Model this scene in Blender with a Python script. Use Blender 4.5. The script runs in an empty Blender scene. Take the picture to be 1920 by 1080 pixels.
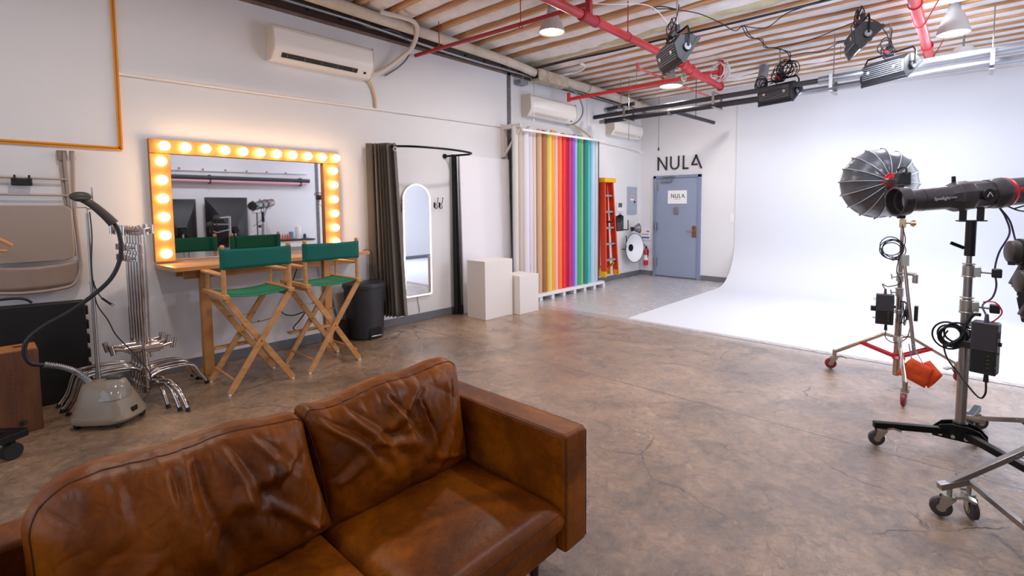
import bpy, bmesh, math, random
from mathutils import Vector, Matrix, noise
random.seed(7)
S = bpy.context.scene
COL = S.collection
PI = math.pi

# ------------------------------------------------------------------ camera
F, CX, CY = 924.07, 1030.0, 449.79
YAW, PITCH, ROLL = 0.70829, 0.06932, 0.00403
cy_, sy_ = math.cos(YAW), math.sin(YAW)
cp_, sp_ = math.cos(PITCH), math.sin(PITCH)
fw = Vector((-sy_*cp_, cy_*cp_, -sp_))
r0 = Vector((cy_, sy_, 0.0))
d0 = fw.cross(r0)
rt = math.cos(ROLL)*r0 + math.sin(ROLL)*d0
dn = -math.sin(ROLL)*r0 + math.cos(ROLL)*d0
cam_d = bpy.data.cameras.new('camera')
cam = bpy.data.objects.new('camera', cam_d)
COL.objects.link(cam)
mw = Matrix((rt, -dn, -fw)).transposed().to_4x4()
mw.translation = Vector((0, 0, 1.5))
cam.matrix_world = mw
cam_d.sensor_width = 36.0
cam_d.lens = F/1920*36.0
cam_d.shift_x = (960-CX)/1920
cam_d.shift_y = (CY-540)/1920
cam_d.clip_start = 0.05
S.camera = cam

# ------------------------------------------------------------------ world, exposure, large lights
S.view_settings.view_transform = 'Standard'
S.view_settings.look = 'None'
S.view_settings.exposure = 0.24
S.view_settings.gamma = 1.0
S.view_settings.use_curve_mapping = False
w = bpy.data.worlds.new('world'); S.world = w
w.use_nodes = True
w.node_tree.nodes['Background'].inputs[0].default_value = (0.75, 0.85, 1.0, 1)
w.node_tree.nodes['Background'].inputs[1].default_value = 1.0
try:
    S.cycles.max_bounces = 8
    S.cycles.diffuse_bounces = 5
    S.cycles.glossy_bounces = 4
    S.cycles.sample_clamp_indirect = 6.0
    S.cycles.use_denoising = True
    S.cycles.caustics_reflective = False
except Exception:
    pass

def area(name, loc, target, sx, sy, power, color=(1, 1, 1), parent=None, spread=PI):
    l = bpy.data.lights.new(name, 'AREA')
    l.shape = 'RECTANGLE'; l.size = sx; l.size_y = sy; l.energy = power; l.color = color
    l.spread = spread
    o = bpy.data.objects.new(name, l); COL.objects.link(o)
    d = (Vector(target)-Vector(loc)).normalized()
    q = d.to_track_quat('-Z', 'Y')
    if parent is not None:
        o.parent = parent
    o.location = Vector(loc) - (parent.location if parent is not None else Vector((0, 0, 0)))
    o.rotation_euler = q.to_euler()
    return o

# added fill light from behind the camera, in a made-up rear window
area('added_fill_light', (-2.4, -2.86, 2.0), (-2.4, 5, 1.2), 5.6, 2.6, 8, (0.84, 0.92, 1.1))
# added overhead fill light towards the cyclorama, with no fixture built for it
area('added_soft_fill', (-1.0, 4.35, 3.62), (-1.9, 8.2, 0.6), 2.4, 0.7, 50, (0.85, 0.93, 1.08))

# added side fill beside the cyclorama, in an invented right wall window
area('added_fill_light', (1.10, 6.50, 1.75), (-5.45, 4.9, 1.2), 1.85, 2.5, 54, (0.88, 0.94, 1.05))

# ------------------------------------------------------------------ helpers
def lin(h):
    h = h.lstrip('#'); v = [int(h[i:i+2], 16)/255 for i in (0, 2, 4)]
    return tuple((c/12.92 if c <= 0.04045 else ((c+0.055)/1.055)**2.4) for c in v) + (1,)

MATS = {}
def mat(name, col, rough=0.5, metal=0.0, var=0.0, vscale=8.0, bump=0.0, bscale=40.0, emit=0, ecol=None,
        coat=0.0, sheen=0.0, trans=0.0, stretch=None, col2=None, spec=None, ior=None, alpha=None):
    if name in MATS:
        return MATS[name]
    m = bpy.data.materials.new(name); m.use_nodes = True
    nt = m.node_tree; n = nt.nodes; b = n['Principled BSDF']
    if isinstance(col, str):
        col = lin(col)
    b.inputs['Base Color'].default_value = col
    b.inputs['Roughness'].default_value = rough
    b.inputs['Metallic'].default_value = metal
    if coat: b.inputs['Coat Weight'].default_value = coat
    if sheen: b.inputs['Sheen Weight'].default_value = sheen
    if trans: b.inputs['Transmission Weight'].default_value = trans
    if spec is not None: b.inputs['Specular IOR Level'].default_value = spec
    if ior: b.inputs['IOR'].default_value = ior
    if alpha is not None: b.inputs['Alpha'].default_value = alpha
    if emit:
        b.inputs['Emission Color'].default_value = lin(ecol) if isinstance(ecol, str) else (ecol or (1, 1, 1, 1))
        b.inputs['Emission Strength'].default_value = emit
    if var or bump or col2:
        tc = n.new('ShaderNodeTexCoord'); mp = n.new('ShaderNodeMapping')
        nt.links.new(tc.outputs['Object'], mp.inputs[0])
        if stretch: mp.inputs['Scale'].default_value = stretch
    if var or col2:
        nz = n.new('ShaderNodeTexNoise'); nz.inputs['Scale'].default_value = vscale
        nz.inputs['Detail'].default_value = 6; nz.inputs['Roughness'].default_value = 0.6
        nt.links.new(mp.outputs[0], nz.inputs['Vector'])
        rp = n.new('ShaderNodeValToRGB')
        rp.color_ramp.elements[0].position = 0.3; rp.color_ramp.elements[1].position = 0.7
        c2 = (lin(col2) if isinstance(col2, str) else col2) if col2 else tuple(c*(1-var) for c in col[:3])+(1,)
        c1 = col if col2 else tuple(min(1, c*(1+var*0.5)) for c in col[:3])+(1,)
        rp.color_ramp.elements[0].color = c2; rp.color_ramp.elements[1].color = c1
        nt.links.new(nz.outputs[0], rp.inputs[0]); nt.links.new(rp.outputs[0], b.inputs['Base Color'])
    if bump:
        nb = n.new('ShaderNodeTexNoise'); nb.inputs['Scale'].default_value = bscale; nb.inputs['Detail'].default_value = 4
        nt.links.new(mp.outputs[0], nb.inputs['Vector'])
        bp = n.new('ShaderNodeBump'); bp.inputs['Strength'].default_value = bump; bp.inputs['Distance'].default_value = 0.01
        nt.links.new(nb.outputs[0], bp.inputs['Height']); nt.links.new(bp.outputs[0], b.inputs['Normal'])
    MATS[name] = m
    return m

def catmull(pts, sub=6, closed=False):
    P = [Vector(p) for p in pts]
    if len(P) < 3: return P
    out = []
    n = len(P)
    rng = range(n) if closed else range(n-1)
    for i in rng:
        if closed:
            p0, p1, p2, p3 = P[(i-1) % n], P[i], P[(i+1) % n], P[(i+2) % n]
        else:
            p0 = P[max(i-1, 0)]; p1 = P[i]; p2 = P[i+1]; p3 = P[min(i+2, n-1)]
        for k in range(sub):
            t = k/sub
            out.append(0.5*((2*p1)+(-p0+p2)*t+(2*p0-5*p1+4*p2-p3)*t*t+(-p0+3*p1-3*p2+p3)*t**3))
    if not closed: out.append(P[-1])
    return out

def wloc(o):
    v = Vector((0, 0, 0))
    while o is not None:
        v += o.location; o = o.parent
    return v

class MB:
    def __init__(s): s.v = []; s.f = []; s.mi = []; s.m = 0
    def add(s, vs, fs):
        b = len(s.v); s.v += [Vector(v) for v in vs]
        for f in fs:
            s.f.append([b+i for i in f]); s.mi.append(s.m)
        return s
    def slot(s, i): s.m = i; return s
    def box(s, c, d, R=None):
        c = Vector(c); x, y, z = d[0]/2, d[1]/2, d[2]/2
        vs = [Vector((a*x, b*y, e*z)) for e in (-1, 1) for b in (-1, 1) for a in (-1, 1)]
        if R is not None: vs = [R @ v for v in vs]
        return s.add([c+v for v in vs], [(0, 2, 3, 1), (4, 5, 7, 6), (0, 1, 5, 4), (2, 6, 7, 3), (0, 4, 6, 2), (1, 3, 7, 5)])
    def bb(s, x0, x1, y0, y1, z0, z1):
        return s.box(((x0+x1)/2, (y0+y1)/2, (z0+z1)/2), (abs(x1-x0), abs(y1-y0), abs(z1-z0)))
    def bar(s, p0, p1, w, h, up=(0, 0, 1)):
        p0 = Vector(p0); p1 = Vector(p1); d = p1-p0; L = d.length; x = d/L
        up = Vector(up)
        y = up.cross(x)
        if y.length < 1e-4: y = Vector((0, 1, 0)).cross(x)
        y.normalize(); z = x.cross(y)
        return s.box((p0+p1)/2, (L, w, h), Matrix((x, y, z)).transposed())
    def cyl(s, p0, p1, r0, r1=None, n=16, cap=True):
        if r1 is None: r1 = r0
        p0 = Vector(p0); p1 = Vector(p1); a = (p1-p0).normalized()
        u = a.orthogonal().normalized(); v = a.cross(u)
        vs = []
        for p, r in ((p0, r0), (p1, r1)):
            for i in range(n):
                t = 2*PI*i/n; vs.append(p+u*(r*math.cos(t))+v*(r*math.sin(t)))
        fs = [(i, (i+1) % n, n+(i+1) % n, n+i) for i in range(n)]
        if cap: fs += [tuple(range(n-1, -1, -1)), tuple(range(n, 2*n))]
        return s.add(vs, fs)
    def tube(s, pts, r, n=8, sub=0, closed=False, cap=True):
        P = catmull(pts, sub, closed) if sub else [Vector(p) for p in pts]
        m = len(P); rr = r if callable(r) else (lambda t: r)
        vs = []; u = None
        for i in range(m):
            if closed: t = (P[(i+1) % m]-P[i-1])
            else: t = P[min(i+1, m-1)]-P[max(i-1, 0)]
            if t.length < 1e-9: t = Vector((0, 0, 1))
            t.normalize()
            if u is None: u = t.orthogonal().normalized()
            else:
                u = u-t*u.dot(t)
                if u.length < 1e-6: u = t.orthogonal()
                u.normalize()
            v = t.cross(u); q = rr(i/max(1, m-1))
            for k in range(n):
                a = 2*PI*k/n; vs.append(P[i]+u*(q*math.cos(a))+v*(q*math.sin(a)))
        fs = []
        for i in range(m if closed else m-1):
            j = (i+1) % m
            for k in range(n):
                fs.append((i*n+k, i*n+(k+1) % n, j*n+(k+1) % n, j*n+k))
        if cap and not closed: fs += [tuple(range(n-1, -1, -1)), tuple((m-1)*n+k for k in range(n))]
        return s.add(vs, fs)
    def lathe(s, prof, o=(0, 0, 0), axis=(0, 0, 1), n=24, u=None):
        a = Vector(axis).normalized(); o = Vector(o)
        uu = Vector(u) if u is not None else a.orthogonal()
        uu.normalize(); v = a.cross(uu)
        vs = []
        for r, z in prof:
            for i in range(n):
                t = 2*PI*i/n; vs.append(o+a*z+uu*(r*math.cos(t))+v*(r*math.sin(t)))
        fs = []
        for j in range(len(prof)-1):
            for i in range(n):
                fs.append((j*n+i, j*n+(i+1) % n, (j+1)*n+(i+1) % n, (j+1)*n+i))
        return s.add(vs, fs)
    def sph(s, c, r, n=16, sq=(1, 1, 1)):
        m = n//2; c = Vector(c); vs = [c+Vector((0, 0, r*sq[2]))]
        for j in range(1, m):
            p = PI*j/m
            for i in range(n):
                t = 2*PI*i/n; vs.append(c+Vector((r*sq[0]*math.sin(p)*math.cos(t), r*sq[1]*math.sin(p)*math.sin(t), r*sq[2]*math.cos(p))))
        vs.append(c-Vector((0, 0, r*sq[2])))
        fs = [(0, 1+i, 1+(i+1) % n) for i in range(n)]
        for j in range(m-2):
            for i in range(n):
                a = 1+j*n+i; b = 1+j*n+(i+1) % n; fs.append((a, a+n, b+n, b))
        e = len(vs)-1; k = 1+(m-2)*n
        fs += [(e, k+(i+1) % n, k+i) for i in range(n)]
        return s.add(vs, fs)
    def torus(s, c, axis, R, r, n=24, k=8):
        a = Vector(axis).normalized(); u = a.orthogonal().normalized(); v = a.cross(u); c = Vector(c)
        return s.tube([c+u*(R*math.cos(2*PI*i/n))+v*(R*math.sin(2*PI*i/n)) for i in range(n)], r, k, closed=True)
    def prism(s, poly, o, u, v, w):
        """polygon in (u,v) plane at o, extruded by vector w"""
        o, u, v, w = Vector(o), Vector(u), Vector(v), Vector(w); n = len(poly)
        A = [o+u*a+v*b for a, b in poly]
        return s.add(A+[p+w for p in A], [tuple(range(n-1, -1, -1)), tuple(range(n, 2*n))]+[(i, (i+1) % n, n+(i+1) % n, n+i) for i in range(n)])
    def strip(s, fn, nu, nv):
        vs = [fn(i/nu, j/nv) for i in range(nu+1) for j in range(nv+1)]
        return s.add(vs, [(i*(nv+1)+j, (i+1)*(nv+1)+j, (i+1)*(nv+1)+j+1, i*(nv+1)+j+1) for i in range(nu) for j in range(nv)])
    def xf(s, M):
        s.v = [M @ v for v in s.v]; return s
    def build(s, name, m=None, parent=None, smooth=40, bevel=0, seg=2, kind=None, solid=0, sub=0):
        off = wloc(parent)
        me = bpy.data.meshes.new(name)
        me.from_pydata([tuple(v-off) for v in s.v], [], s.f)
        me.validate()
        bm = bmesh.new(); bm.from_mesh(me); bmesh.ops.recalc_face_normals(bm, faces=bm.faces); bm.to_mesh(me); bm.free()
        ms = m if isinstance(m, (list, tuple)) else [m]
        for q in ms: me.materials.append(q)
        if len(ms) > 1 and len(me.polygons) == len(s.mi):
            me.polygons.foreach_set('material_index', s.mi)
        if smooth:
            me.polygons.foreach_set('use_smooth', [True]*len(me.polygons))
            me.set_sharp_from_angle(angle=math.radians(smooth))
        o = bpy.data.objects.new(name, me); COL.objects.link(o)
        if parent is not None: o.parent = parent
        if solid:
            q = o.modifiers.new('solid', 'SOLIDIFY'); q.thickness = solid; q.offset = 0
        if bevel:
            q = o.modifiers.new('bevel', 'BEVEL'); q.width = bevel; q.segments = seg; q.limit_method = 'ANGLE'; q.angle_limit = math.radians(35)
            q.harden_normals = False
        if sub:
            q = o.modifiers.new('subd', 'SUBSURF'); q.levels = sub; q.render_levels = sub
        if kind: o['kind'] = kind
        return o

def thing(name, label, cat, loc=(0, 0, 0), group=None):
    o = bpy.data.objects.new(name, None); COL.objects.link(o)
    o.empty_display_size = 0.1
    o.location = loc; o['label'] = label; o['category'] = cat
    if group: o['group'] = group
    return o

def tag(o, label, cat, group=None):
    o['label'] = label; o['category'] = cat
    if group: o['group'] = group
    return o

def single(mb, name, m, label, cat, group=None, **k):
    """a thing that is one mesh, origin at its own base"""
    xs = [v.x for v in mb.v]; ys = [v.y for v in mb.v]; zs = [v.z for v in mb.v]
    c = Vector(((min(xs)+max(xs))/2, (min(ys)+max(ys))/2, min(zs)))
    for i, v in enumerate(mb.v): mb.v[i] = v-c
    o = mb.build(name, m, None, **k); o.location = c
    return tag(o, label, cat, group)

def struct(mb, name, m, parent=None, **k):
    return mb.build(name, m, parent, kind='structure', **k)

def dup(root, loc, rz=None, label=None, group=None):
    r = root.copy(); COL.objects.link(r); r.location = loc
    if rz is not None: r.rotation_euler = (0, 0, rz)
    if label: r['label'] = label
    if group: r['group'] = group
    for ch in list(root.children):
        c = ch.copy(); COL.objects.link(c); c.parent = r
        for g in ch.children:
            d = g.copy(); COL.objects.link(d); d.parent = c
    return r

def text(s_, size, o, u, v, m, parent=None, name='lettering', depth=0.002, align='CENTER', sx=1.0, font_off=0.0, spacing=1.0):
    cu = bpy.data.curves.new('txt', 'FONT'); cu.body = s_; cu.size = size; cu.extrude = depth/2
    cu.align_x = align; cu.align_y = 'CENTER'; cu.offset = font_off; cu.resolution_u = 2
    cu.space_character = spacing
    t = bpy.data.objects.new('txt', cu); COL.objects.link(t)
    bpy.context.view_layer.update()
    me = bpy.data.meshes.new_from_object(t.evaluated_get(bpy.context.evaluated_depsgraph_get()))
    bpy.data.objects.remove(t)
    u = Vector(u).normalized(); v = Vector(v).normalized(); w_ = u.cross(v)
    M = Matrix((u*sx, v, w_)).transposed().to_4x4(); M.translation = Vector(o)-wloc(parent)
    me.transform(M); me.name = name
    me.materials.clear(); me.materials.append(m)
    ob = bpy.data.objects.new(name, me); COL.objects.link(ob)
    if parent is not None: ob.parent = parent
    return ob
X, Y, Z = Vector((1, 0, 0)), Vector((0, 1, 0)), Vector((0, 0, 1))

# ------------------------------------------------------------------ common materials
M_wall = mat('white_wall_paint', '#e2e2e5', 0.75, var=0.03, vscale=1.2, bump=0.05, bscale=60)
M_cyc = mat('cyclorama_white', '#d9dce4', 0.6)
M_white = mat('white_plastic', '#ece9e8', 0.4)
M_whitepaint = mat('white_painted_wood', '#eeeced', 0.5)
M_black = mat('black_plastic', '#17171a', 0.45)
M_blackm = mat('black_metal', '#141416', 0.35, metal=0.6)
M_rubber = mat('black_rubber', '#1a1a1c', 0.7)
M_cable = mat('cable_black', '#15151a', 0.5)
M_chrome = mat('chrome', '#c9c2bf', 0.16, metal=1.0)
M_steel = mat('brushed_steel', '#a8a6a6', 0.32, metal=1.0)
M_alu = mat('galvanised_steel', '#9b9da4', 0.42, metal=0.9)
M_red = mat('red_pipe_paint', '#c2333a', 0.4, var=0.12, vscale=6)
M_redcl = mat('red_anodised', '#c8202c', 0.35)
M_grey = mat('grey_skirting', '#6d6f75', 0.5)
M_wood = mat('oak_wood', '#c98f55', 0.45, col2='#a86f3a', vscale=5, stretch=(1, 1, 1))
M_gold = mat('varnished_pine', '#a97d42', 0.5, col2='#8a6029', vscale=3, stretch=(3, 3, 3))
M_joist = mat('joist_wood', '#d9ac80', 0.8, col2='#a67650', vscale=2.2, stretch=(0.6, 8, 8), bump=0.2, bscale=20)
M_glass = mat('mirror_silver', '#e4e6ea', 0.02, metal=1.0)
M_led = mat('led_front', '#ffffff', 0.5, emit=14, ecol=(0.93, 0.96, 1, 1))
M_warm = mat('bulb_glow', '#ffffff', 0.5, emit=17, ecol=(1.0, 0.62, 0.33, 1))
M_dark = mat('dark_void', '#0b0b0c', 0.8)
M_ink = mat('dark_lettering', '#2c2c34', 0.6)
M_whiteink = mat('white_lettering', '#dddddd', 0.6)
# ================================================================== SETTING
LW, BW, RW, RY = -5.45, 9.40, 1.15, -3.0
CH = 4.0
def floor_mat():
    m = bpy.data.materials.new('stained_concrete'); m.use_nodes = True
    nt = m.node_tree; n = nt.nodes; b = n['Principled BSDF']; L = nt.links.new
    tc = n.new('ShaderNodeTexCoord')
    def nz(sc, det=6, dist=0.0, rough=0.6):
        q = n.new('ShaderNodeTexNoise'); q.inputs['Scale'].default_value = sc; q.inputs['Detail'].default_value = det
        q.inputs['Distortion'].default_value = dist; q.inputs['Roughness'].default_value = rough
        L(tc.outputs['Object'], q.inputs['Vector']); return q
    def ramp(src, stops):
        r = n.new('ShaderNodeValToRGB'); e = r.color_ramp.elements
        e[0].position, e[0].color = stops[0][0], stops[0][1]; e[1].position, e[1].color = stops[1][0], stops[1][1]
        for p, c in stops[2:]:
            q = e.new(p); q.color = c
        L(src, r.inputs[0]); return r
    def mix(a, c, f, bt='MIX'):
        q = n.new('ShaderNodeMix'); q.data_type = 'RGBA'; q.blend_type = bt
        if isinstance(f, float): q.inputs[0].default_value = f
        else: L(f, q.inputs[0])
        for s_, i in ((a, 6), (c, 7)):
            if isinstance(s_, tuple): q.inputs[i].default_value = s_
            else: L(s_, q.inputs[i])
        return q.outputs[2]
    n1 = nz(0.9, 8, 0.6); n2 = nz(3.2, 10, 1.2, 0.7); n3 = nz(17, 12, 1.2, 0.78); n4 = nz(0.35, 3)
    base = ramp(n1.outputs[0], [(0.35, lin('#6f5a4a')), (0.48, lin('#93775f')), (0.6, lin('#aa8c72')), (0.75, lin('#8a786b'))])
    blot = ramp(n2.outputs[0], [(0.36, (0.36, 0.36, 0.37, 1)), (0.43, (0.82, 0.81, 0.80, 1)), (0.55, (1.05, 1.03, 1.0, 1)), (0.66, (1.28, 1.26, 1.24, 1))])
    c = mix(base.outputs[0], blot.outputs[0], 0.62, 'MULTIPLY')
    speck = ramp(n3.outputs[0], [(0.38, (0.50, 0.49, 0.48, 1)), (0.5, (1, 1, 1, 1)), (0.60, (1.45, 1.43, 1.40, 1))])
    c = mix(c, speck.outputs[0], 0.75, 'MULTIPLY')
    # greyer concrete further back by the door
    sx = n.new('ShaderNodeSeparateXYZ'); L(tc.outputs['Object'], sx.inputs[0])
    mr = n.new('ShaderNodeMapRange'); mr.inputs[1].default_value = 5.3; mr.inputs[2].default_value = 5.6; mr.inputs[4].default_value = .93
    L(sx.outputs['Y'], mr.inputs[0])
    c = mix(c, mix(lin('#d2d0d2'), speck.outputs[0], 0.12, 'MULTIPLY'), mr.outputs[0])
    # cracks
    ad = n.new('ShaderNodeMix'); ad.data_type = 'RGBA'; ad.blend_type = 'LINEAR_LIGHT'; ad.inputs[0].default_value = 0.10
    L(tc.outputs['Object'], ad.inputs[6]); nn = nz(2.5, 6); L(nn.outputs[1], ad.inputs[7])
    vo = n.new('ShaderNodeTexVoronoi'); vo.feature = 'DISTANCE_TO_EDGE'; vo.inputs['Scale'].default_value = 1.1
    L(ad.outputs[2], vo.inputs['Vector'])
    cr = ramp(vo.outputs[0], [(0.0, (1, 1, 1, 1)), (0.007, (0, 0, 0, 1))])
    ms = ramp(nz(1.3, 2).outputs[0], [(0.5, (0, 0, 0, 1)), (0.6, (1, 1, 1, 1))])
    crk = mix(cr.outputs[0], ms.outputs[0], 1.0, 'MULTIPLY')
    c = mix(c, lin('#5a4334'), crk)
    # saw-cut joints at y=3.5 and y=5.5
    for yy in (3.51, 5.52):
        s1 = n.new('ShaderNodeMath'); s1.operation = 'SUBTRACT'; L(sx.outputs['Y'], s1.inputs[0]); s1.inputs[1].default_value = yy
        s2 = n.new('ShaderNodeMath'); s2.operation = 'ABSOLUTE'; L(s1.outputs[0], s2.inputs[0])
        s3 = n.new('ShaderNodeMath'); s3.operation = 'LESS_THAN'; L(s2.outputs[0], s3.inputs[0]); s3.inputs[1].default_value = 0.006
        c = mix(c, lin('#4c3d33'), s3.outputs[0])
    L(c, b.inputs['Base Color'])
    rr = ramp(n2.outputs[0], [(0.35, (0.36,)*3+(1,)), (0.6, (0.17,)*3+(1,))])
    L(rr.outputs[0], b.inputs['Roughness'])
    b.inputs['Specular IOR Level'].default_value = 0.6
    b.inputs['Coat Weight'].default_value = 0.85; b.inputs['Coat Roughness'].default_value = 0.16
    bp = n.new('ShaderNodeBump'); bp.inputs['Strength'].default_value = 0.7; bp.inputs['Distance'].default_value = 0.008
    ad2 = n.new('ShaderNodeMath'); ad2.operation = 'SUBTRACT'; L(n3.outputs[0], ad2.inputs[0]); L(crk, ad2.inputs[1])
    L(ad2.outputs[0], bp.inputs['Height']); L(bp.outputs[0], b.inputs['Normal']); L(bp.outputs[0], b.inputs['Coat Normal'])
    return m
M_floor = floor_mat()
struct(MB().bb(LW-.2, RW+.2, RY-.2, BW+.2, -.2, 0), 'floor', M_floor)
# left wall: drywall up to 3.5, dark timber above it
struct(MB().bb(LW-.15, LW, RY, BW+.15, 0, 3.50), 'wall_left', M_wall)
M_tim = mat('old_dark_timber', '#5c4238', 0.8, col2='#3c2b26', vscale=3, stretch=(4, .5, 4), bump=.3)
M_tim2 = mat('weathered_grey_timber', '#6b655f', 0.8, col2='#4b4643', vscale=3, stretch=(4, .5, 4), bump=.3)
M_hole = M_dark
hd = struct(MB().slot(0).bb(LW-.15, LW-.03, RY, 4.25, 3.50, 4.1).slot(1).bb(LW-.15, LW-.03, 4.25, BW, 3.50, 4.1), 'trim_1', [M_tim, M_tim2])
hm = MB()
for i in range(34):
    hm.cyl((LW-.035, -2.6+i*.36, 3.60), (LW-.022, -2.6+i*.36, 3.60), .017, n=12)
hm.build('bolt_holes', M_hole, hd)
struct(MB().bb(LW-.03, LW+.012, RY, BW, 3.485, 3.52), 'trim_2', mat('raw_drywall_edge', '#8d7468', .9, col2='#6d5950', vscale=9))
struct(MB().bb(LW-.15, RW+.15, BW, BW+.15, 0, CH+.1), 'wall_back', M_wall)
wrr = MB()
wrr.bb(RW, RW+.15, RY, 5.55, 0, CH+.1); wrr.bb(RW, RW+.15, 7.45, BW+.15, 0, CH+.1); wrr.bb(RW, RW+.15, 5.55, 7.45, 0, .45); wrr.bb(RW, RW+.15, 5.55, 7.45, 3.05, CH+.1)
struct(wrr, 'wall_right', M_wall)
wf2 = MB()
for y_ in (5.58, 6.5, 7.42): wf2.bb(RW+.02, RW+.08, y_-.03, y_+.03, .45, 3.05)
for z_ in (.48, 1.75, 3.02): wf2.bb(RW+.02, RW+.08, 5.55, 7.45, z_-.03, z_+.03)
struct(wf2, 'added_window_2', M_blackm)  # unseen window, invented to carry the side fill light
wr = MB()
wr.bb(LW, RW, RY-.15, RY, 0, .6); wr.bb(LW, RW, RY-.15, RY, 3.4, CH+.1); wr.bb(LW, LW+.2, RY-.15, RY, .6, 3.4); wr.bb(RW-.4, RW, RY-.15, RY, .6, 3.4)
struct(wr, 'wall_rear', M_wall)
wf = MB()
for x in (-5.25, -3.25, -1.25, .75): wf.bb(x-.03, x+.03, RY-.1, RY-.02, .6, 3.4)
for z in (.63, 2.0, 3.37): wf.bb(-5.25, .75, RY-.1, RY-.02, z-.03, z+.03)
struct(wf, 'added_window_1', M_blackm)  # unseen window frame, added for the fill light behind the camera
# gritty steel strip where the wall panels meet
struct(MB().bb(LW-.02, LW+.012, 5.385, 5.455, .0, 3.9), 'trim_3', mat('scraped_steel_strip', '#8f8c8c', .6, col2='#2b2a2a', vscale=60, metal=.3))
# skirtings
struct(MB().bb(LW, LW+.012, RY, BW, 0, .10), 'baseboard_left', M_grey, bevel=.003)
struct(MB().bb(LW, -5.13, BW-.012, BW, 0, .10), 'baseboard_back', M_grey, bevel=.003)
struct(MB().bb(-4.07, -3.4, BW-.012, BW, 0, .10), 'baseboard_back', M_grey, bevel=.003)
# pale conduit running along the left wall
rail = [(LW+.02, .85, 2.61), (LW+.02, 3.1, 2.65), (LW+.02, 5.3, 2.69), (LW+.02, 7.6, 2.70), (LW+.06, 9.0, 2.66), (LW+.12, 9.25, 2.6)]
rl = single(MB().tube(rail, .012, 8, sub=4), 'wall_conduit', M_white, 'thin white conduit running along the left wall above the vanity mirror', 'pipe')
# cyclorama
R_ = .8; yb = BW-.02; x0, x1 = -3.40, RW-.06
prof = [(5.58, .004), (5.60, .014)] + [(yb-R_+R_*math.sin(a), .014+R_-R_*math.cos(a)) for a in [PI/2*i/20 for i in range(21)]] + [(yb, 3.37), (BW, 3.37), (BW, 0), (5.58, 0)]
struct(MB().prism(prof, (x0, 0, 0), Y, Z, X*(x1-x0)), 'wall_cyclorama', M_cyc, smooth=20)
struct(MB().bb(x0, x1, 5.50, 5.58, .0, .006), 'trim_4', mat('worn_white_edge', '#c9c4c2', .6, col2='#978d88', vscale=14))

# ---- ceiling
M_foil = mat('crumpled_plastic_insulation', '#f7f4f4', 0.4, col2='#dcd7d7', vscale=3.5, bump=.5, bscale=9)
ys = []
y = RY+.2
while y < 5.6: ys.append(y); y += .355
y = 6.05
while y < 9.35: ys.append(y); y += .295
jj = []
yb_l = [RY]+ys+[BW]
smp = []
for a, b_ in zip(yb_l[:-1], yb_l[1:]):
    for k in range(8): smp.append((a+(b_-a)*k/8, k/8))
smp.append((BW, 0))
def ceilf(u, v):
    x = LW-.1+(RW-LW+.2)*u; y, f = smp[int(round(v*(len(smp)-1)))]
    s_ = math.sin(PI*f)
    pr_ = .095 if y < 5.6 else .046
    z = 3.70+pr_-(pr_-.004)*s_**.6+.040*s_*noise.noise(Vector((x*1.1, y*2.5, 0)))+.014*s_*noise.noise(Vector((x*4, y*14, 3)))
    return Vector((x, y, z))
ceil = struct(MB().strip(ceilf, 110, len(smp)-1), 'ceiling', M_foil, smooth=180)
struct(MB().bb(LW-.15, RW+.15, RY-.15, BW+.15, 4.08, 4.2), 'ceiling_deck', mat('roof_deck', '#6a5546', .9), ceil)
for i, y in enumerate(ys):
    rr = random.Random(i)
    y += rr.uniform(-.015, .015); zb = 3.70+rr.uniform(-.008, .008)
    mm = MB()
    n_ = 14
    def jf(u, v, y=y, zb=zb, rr=i):
        return None
    pts = [(LW-.05+(RW-LW+.1)*k/n_) for k in range(n_+1)]
    for k in range(n_):
        a, b_ = pts[k], pts[k+1]
        ya = y+.012*noise.noise(Vector((a*.6, i*3.1, 0))); yb_ = y+.012*noise.noise(Vector((b_*.6, i*3.1, 0)))
        h = .023 if i % 3 else .019
        vs = [(a, ya-h, zb), (a, ya+h, zb), (b_, yb_+h, zb), (b_, yb_-h, zb), (a, ya-h, zb+.24), (a, ya+h, zb+.24), (b_, yb_+h, zb+.24), (b_, yb_-h, zb+.24)]
        mm.add(vs, [(0, 1, 2, 3), (4, 7, 6, 5), (0, 3, 7, 4), (1, 5, 6, 2)] + ([(0, 4, 5, 1)] if k == 0 else []) + ([(3, 2, 6, 7)] if k == n_-1 else []))
    struct(mm, 'joist', M_joist, ceil, smooth=0)
# insulated beam
M_foam = mat('yellowed_insulation', '#d6cfa8', .7, col2='#a89c86', vscale=3, bump=.7, bscale=12)
def beamf(u, v):
    x = LW+(RW-LW)*u; a = PI*(.05+v*.9)
    r = .115*(1+.25*noise.noise(Vector((x*3, a*2, 1))))
    return Vector((x, 5.78+r*1.1*math.cos(a), 3.80-r*math.sin(a)))
struct(MB().strip(beamf, 120, 12), 'insulated_beam', M_foam, ceil, smooth=180)

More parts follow.
